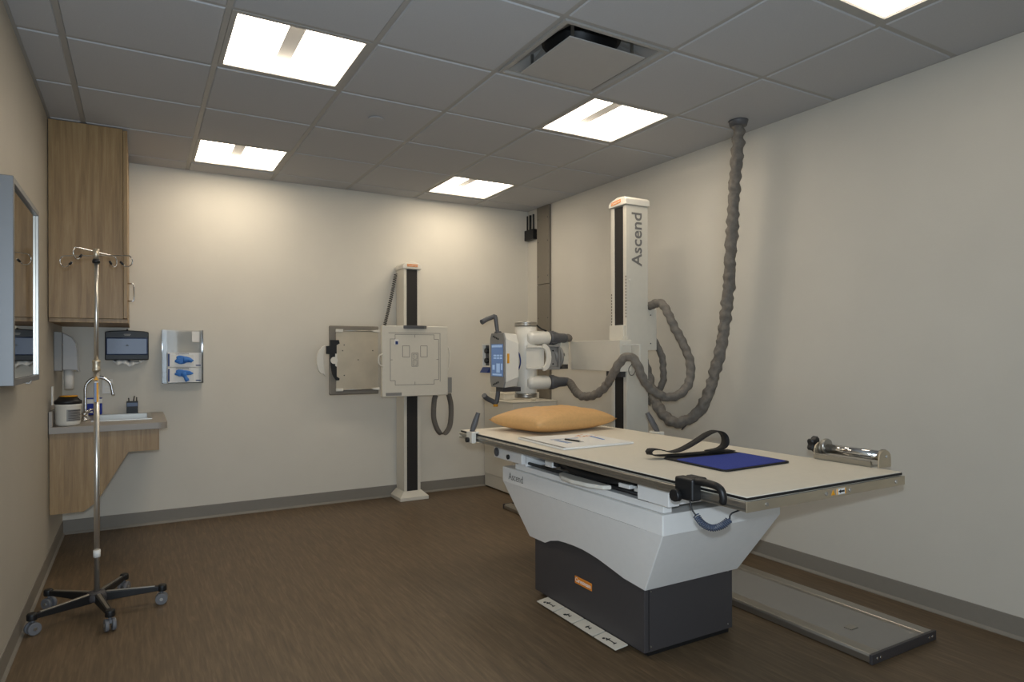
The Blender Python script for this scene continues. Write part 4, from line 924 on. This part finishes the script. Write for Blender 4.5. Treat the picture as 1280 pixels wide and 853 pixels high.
kb.add([(rx + .005 + (.030 + .006 * math.cos(5 * 2 * PI * k / n)) * math.cos(2 * PI * k / n) * s_, y, zb + .052 + (.030 + .006 * math.cos(5 * 2 * PI * k / n)) * math.sin(2 * PI * k / n) * s_) for y, s_ in ((yb + .02, .85), (yb + .026, 1), (yb + .045, 1), (yb + .050, .85)) for k in range(n)],
       [(j * n + k, j * n + (k + 1) % n, (j + 1) * n + (k + 1) % n, (j + 1) * n + k) for j in range(3) for k in range(n)] + [tuple(range(n)), tuple(range(3 * n, 4 * n))], 0)
kb.cyl((rx + .005, yb + .006, zb + .05), (rx + .005, yb + .02, zb + .05), .009)
ob('star_knob', kb, 'black', ro)
ob('ratchet', MB().cyl((rx + .005, yb - .03, zb + .05), (rx + .005, yb - .014, zb + .05), .033, n=9), 'alu', ro)

# blue mat with strap
def rr_poly(c, r, n=5):
    out = []; m = len(c)
    for i in range(m):
        p = Vector(c[i]); a = (Vector(c[i - 1]) - p).normalized(); b = (Vector(c[(i + 1) % m]) - p).normalized()
        p0, p1 = p + a * r, p + b * r
        for k in range(n + 1):
            t = k / n; out.append(tuple((p0 * (1 - t) ** 2 + p * (2 * t * (1 - t)) + p1 * t ** 2)))
    return out
mt = thing('strap_pad', 'blue rectangular pad with black edging and a looped black strap', 'pad', (2.1, 1.9, tz))
cor = [(1.905, 1.715), (2.300, 1.728), (2.312, 2.050), (1.918, 2.075)]
ob('edging', MB().prism(rr_poly(cor, .03), 'z', tz + .001, tz + .007), 'strap', mt, .001, label='black edge binding')
cin = [(1.917, 1.727), (2.288, 1.739), (2.297, 1.985), (1.926, 2.000)]
ob('pad', MB().prism(rr_poly(cin, .02), 'z', tz + .0072, tz + .0085), 'blue', mt)
sp_ = [(2.30, 2.036, .0095), (2.15, 2.045, .0105), (2.0, 2.06, .0105), (1.905, 2.085, .0105), (1.874, 2.098, .020), (1.882, 2.10, .036), (1.925, 2.092, .034), (1.97, 2.075, .022), (2.02, 2.06, .032), (2.09, 2.05, .060), (2.17, 2.05, .092), (2.228, 2.05, .099), (2.262, 2.045, .078), (2.264, 2.04, .045), (2.23, 2.035, .024), (2.15, 2.03, .018)]
P_ = [Vector((x, y, tz + z + .003)) for x, y, z in sp_]
ob('strap', MB().ribbon(P_, .048, .003, (0.10, 1, 0)), 'strap', mt)

# pillow
def pillow():
    nx, ny = 36, 26; a, b, h = .308, .225, .070; vs = []
    for s_ in (1, -1):
        for i in range(nx + 1):
            for j in range(ny + 1):
                u = -1 + 2 * i / nx; v = -1 + 2 * j / ny
                k = max(0, (1 - abs(u) ** 3.0)) ** .5 * max(0, (1 - abs(v) ** 3.0)) ** .5
                x = a * u * (1 - .09 * (1 - abs(u)) * 0 - .06 * v * v * 0) * (1 - .05 * (1 - v * v) * 0); y = b * v
                x *= 1 - .05 * (1 - abs(v)) * abs(u) ; y *= 1 - .06 * (1 - abs(u)) * abs(v)
                w = noise.noise(Vector((x * 9, y * 9, s_ * 2))) * .006 * k + .004 * noise.noise(Vector((x * 30, y * 30, s_)))*k
                z = (h * k + w) * s_ if s_ == 1 else -(h * .93) * k ** .8 + w * .0
                if s_ == -1: z = max(z, -h * .86)
                vs.append((x, y, z))
    n = (nx + 1) * (ny + 1); m = MB()
    fs = []
    for s_ in range(2):
        for i in range(nx):
            for j in range(ny):
                q = s_ * n + i * (ny + 1) + j; f = (q, q + ny + 1, q + ny + 2, q + 1)
                fs.append(f if s_ == 0 else f[::-1])
    T_ = Matrix.Translation((2.115, 3.20, tz + .0625)) @ Matrix.Rotation(math.radians(9), 4, 'Z')
    m.add([T_ @ Vector(v) for v in vs], fs, 0, True); return m
pl = ob('pillow', pillow(), 'pillow', None); props(pl, 'plump tan vinyl pillow lying on the far half of the tabletop', 'pillow')

# booklet
bk = thing('booklet', 'thin white printed booklet lying flat on the tabletop before the pillow', 'booklet', (1.9, 2.7, tz))
cb4 = [(1.694, 2.478), (2.112, 2.478), (2.118, 2.86), (1.712, 2.925)]
ob('pages', MB().prism(cb4, 'z', tz + .0015, tz + .011), 'paper', bk, .001)
ob('spine_strip', MB().prism([(1.694, 2.480), (1.712, 2.480), (1.730, 2.918), (1.713, 2.923)], 'z', tz + .0112, tz + .0118), 'mid', bk)
pc_ = MB().prism([(1.80, 2.74), (1.96, 2.73), (1.965, 2.745), (1.80, 2.755)], 'z', tz + .0112, tz + .0117).prism([(1.80, 2.60), (1.83, 2.60), (1.83, 2.72), (1.80, 2.72)], 'z', tz + .0112, tz + .0117)
ob('cover_picture', pc_, 'teal', bk)
pc2 = MB()
for k in range(14): 
    x = 2.02 + random.uniform(-.05, .06); y = 2.80 + random.uniform(-.05, .03) ; pc2.prism([(x, y), (x + random.uniform(.008, .03), y), (x + .014, y + random.uniform(.006, .02))], 'z', tz + .0112, tz + .0118)
ob('orange_print', pc2, 'orange', bk)
ob('blue_print', MB().prism([(2.03, 2.62), (2.045, 2.62), (2.065, 2.76), (2.05, 2.76)], 'z', tz + .0112, tz + .0118), 'glove', bk)
p = thing('ballpoint_pen', 'dark slim pen lying on the white booklet', 'pen', (1.88, 2.66, tz + .012))
ob('barrel', MB().cyl((1.855, 2.70, tz + .0165), (1.872, 2.60, tz + .0165), .004, n=10), 'black', p)
ob('tip', MB().cyl((1.872, 2.60, tz + .0165), (1.877, 2.572, tz + .0165), .0042, .0012, n=10), 'chrome', p)

# ------------------------------------------------------------------ light
fl = bpy.data.lights.new('camera_flash', 'AREA'); fl.shape = 'DISK'; fl.size = .05; fl.energy = 30; fl.color = (.74, .87, 1.0)
fo = bpy.data.objects.new('camera_flash', fl); COL.objects.link(fo)
fw = mw.copy(); fw.translation = (0, -.01, HC + .098); fo.matrix_world = fw
dl = bpy.data.lights.new('added_cool_fill', 'AREA'); dl.shape = 'RECTANGLE'; dl.size = .92; dl.size_y = 2.0; dl.energy = 36; dl.color = (.72, .86, 1.0)  # unseen cool fill behind the camera, added to brighten the table
do = bpy.data.objects.new('added_cool_fill', dl); COL.objects.link(do); do.location = ((DX0 + DX1) / 2, YN - T - .05, 1.05); do.rotation_euler = (PI / 2, 0, 0)
w = bpy.data.worlds.new('world'); SC.world = w; w.use_nodes = True
w.node_tree.nodes['Background'].inputs[0].default_value = (.02, .02, .02, 1)
SC.view_settings.view_transform = 'Standard'; SC.view_settings.look = 'None'; SC.view_settings.exposure = 0; SC.view_settings.gamma = 1
SC.view_settings.use_curve_mapping = False
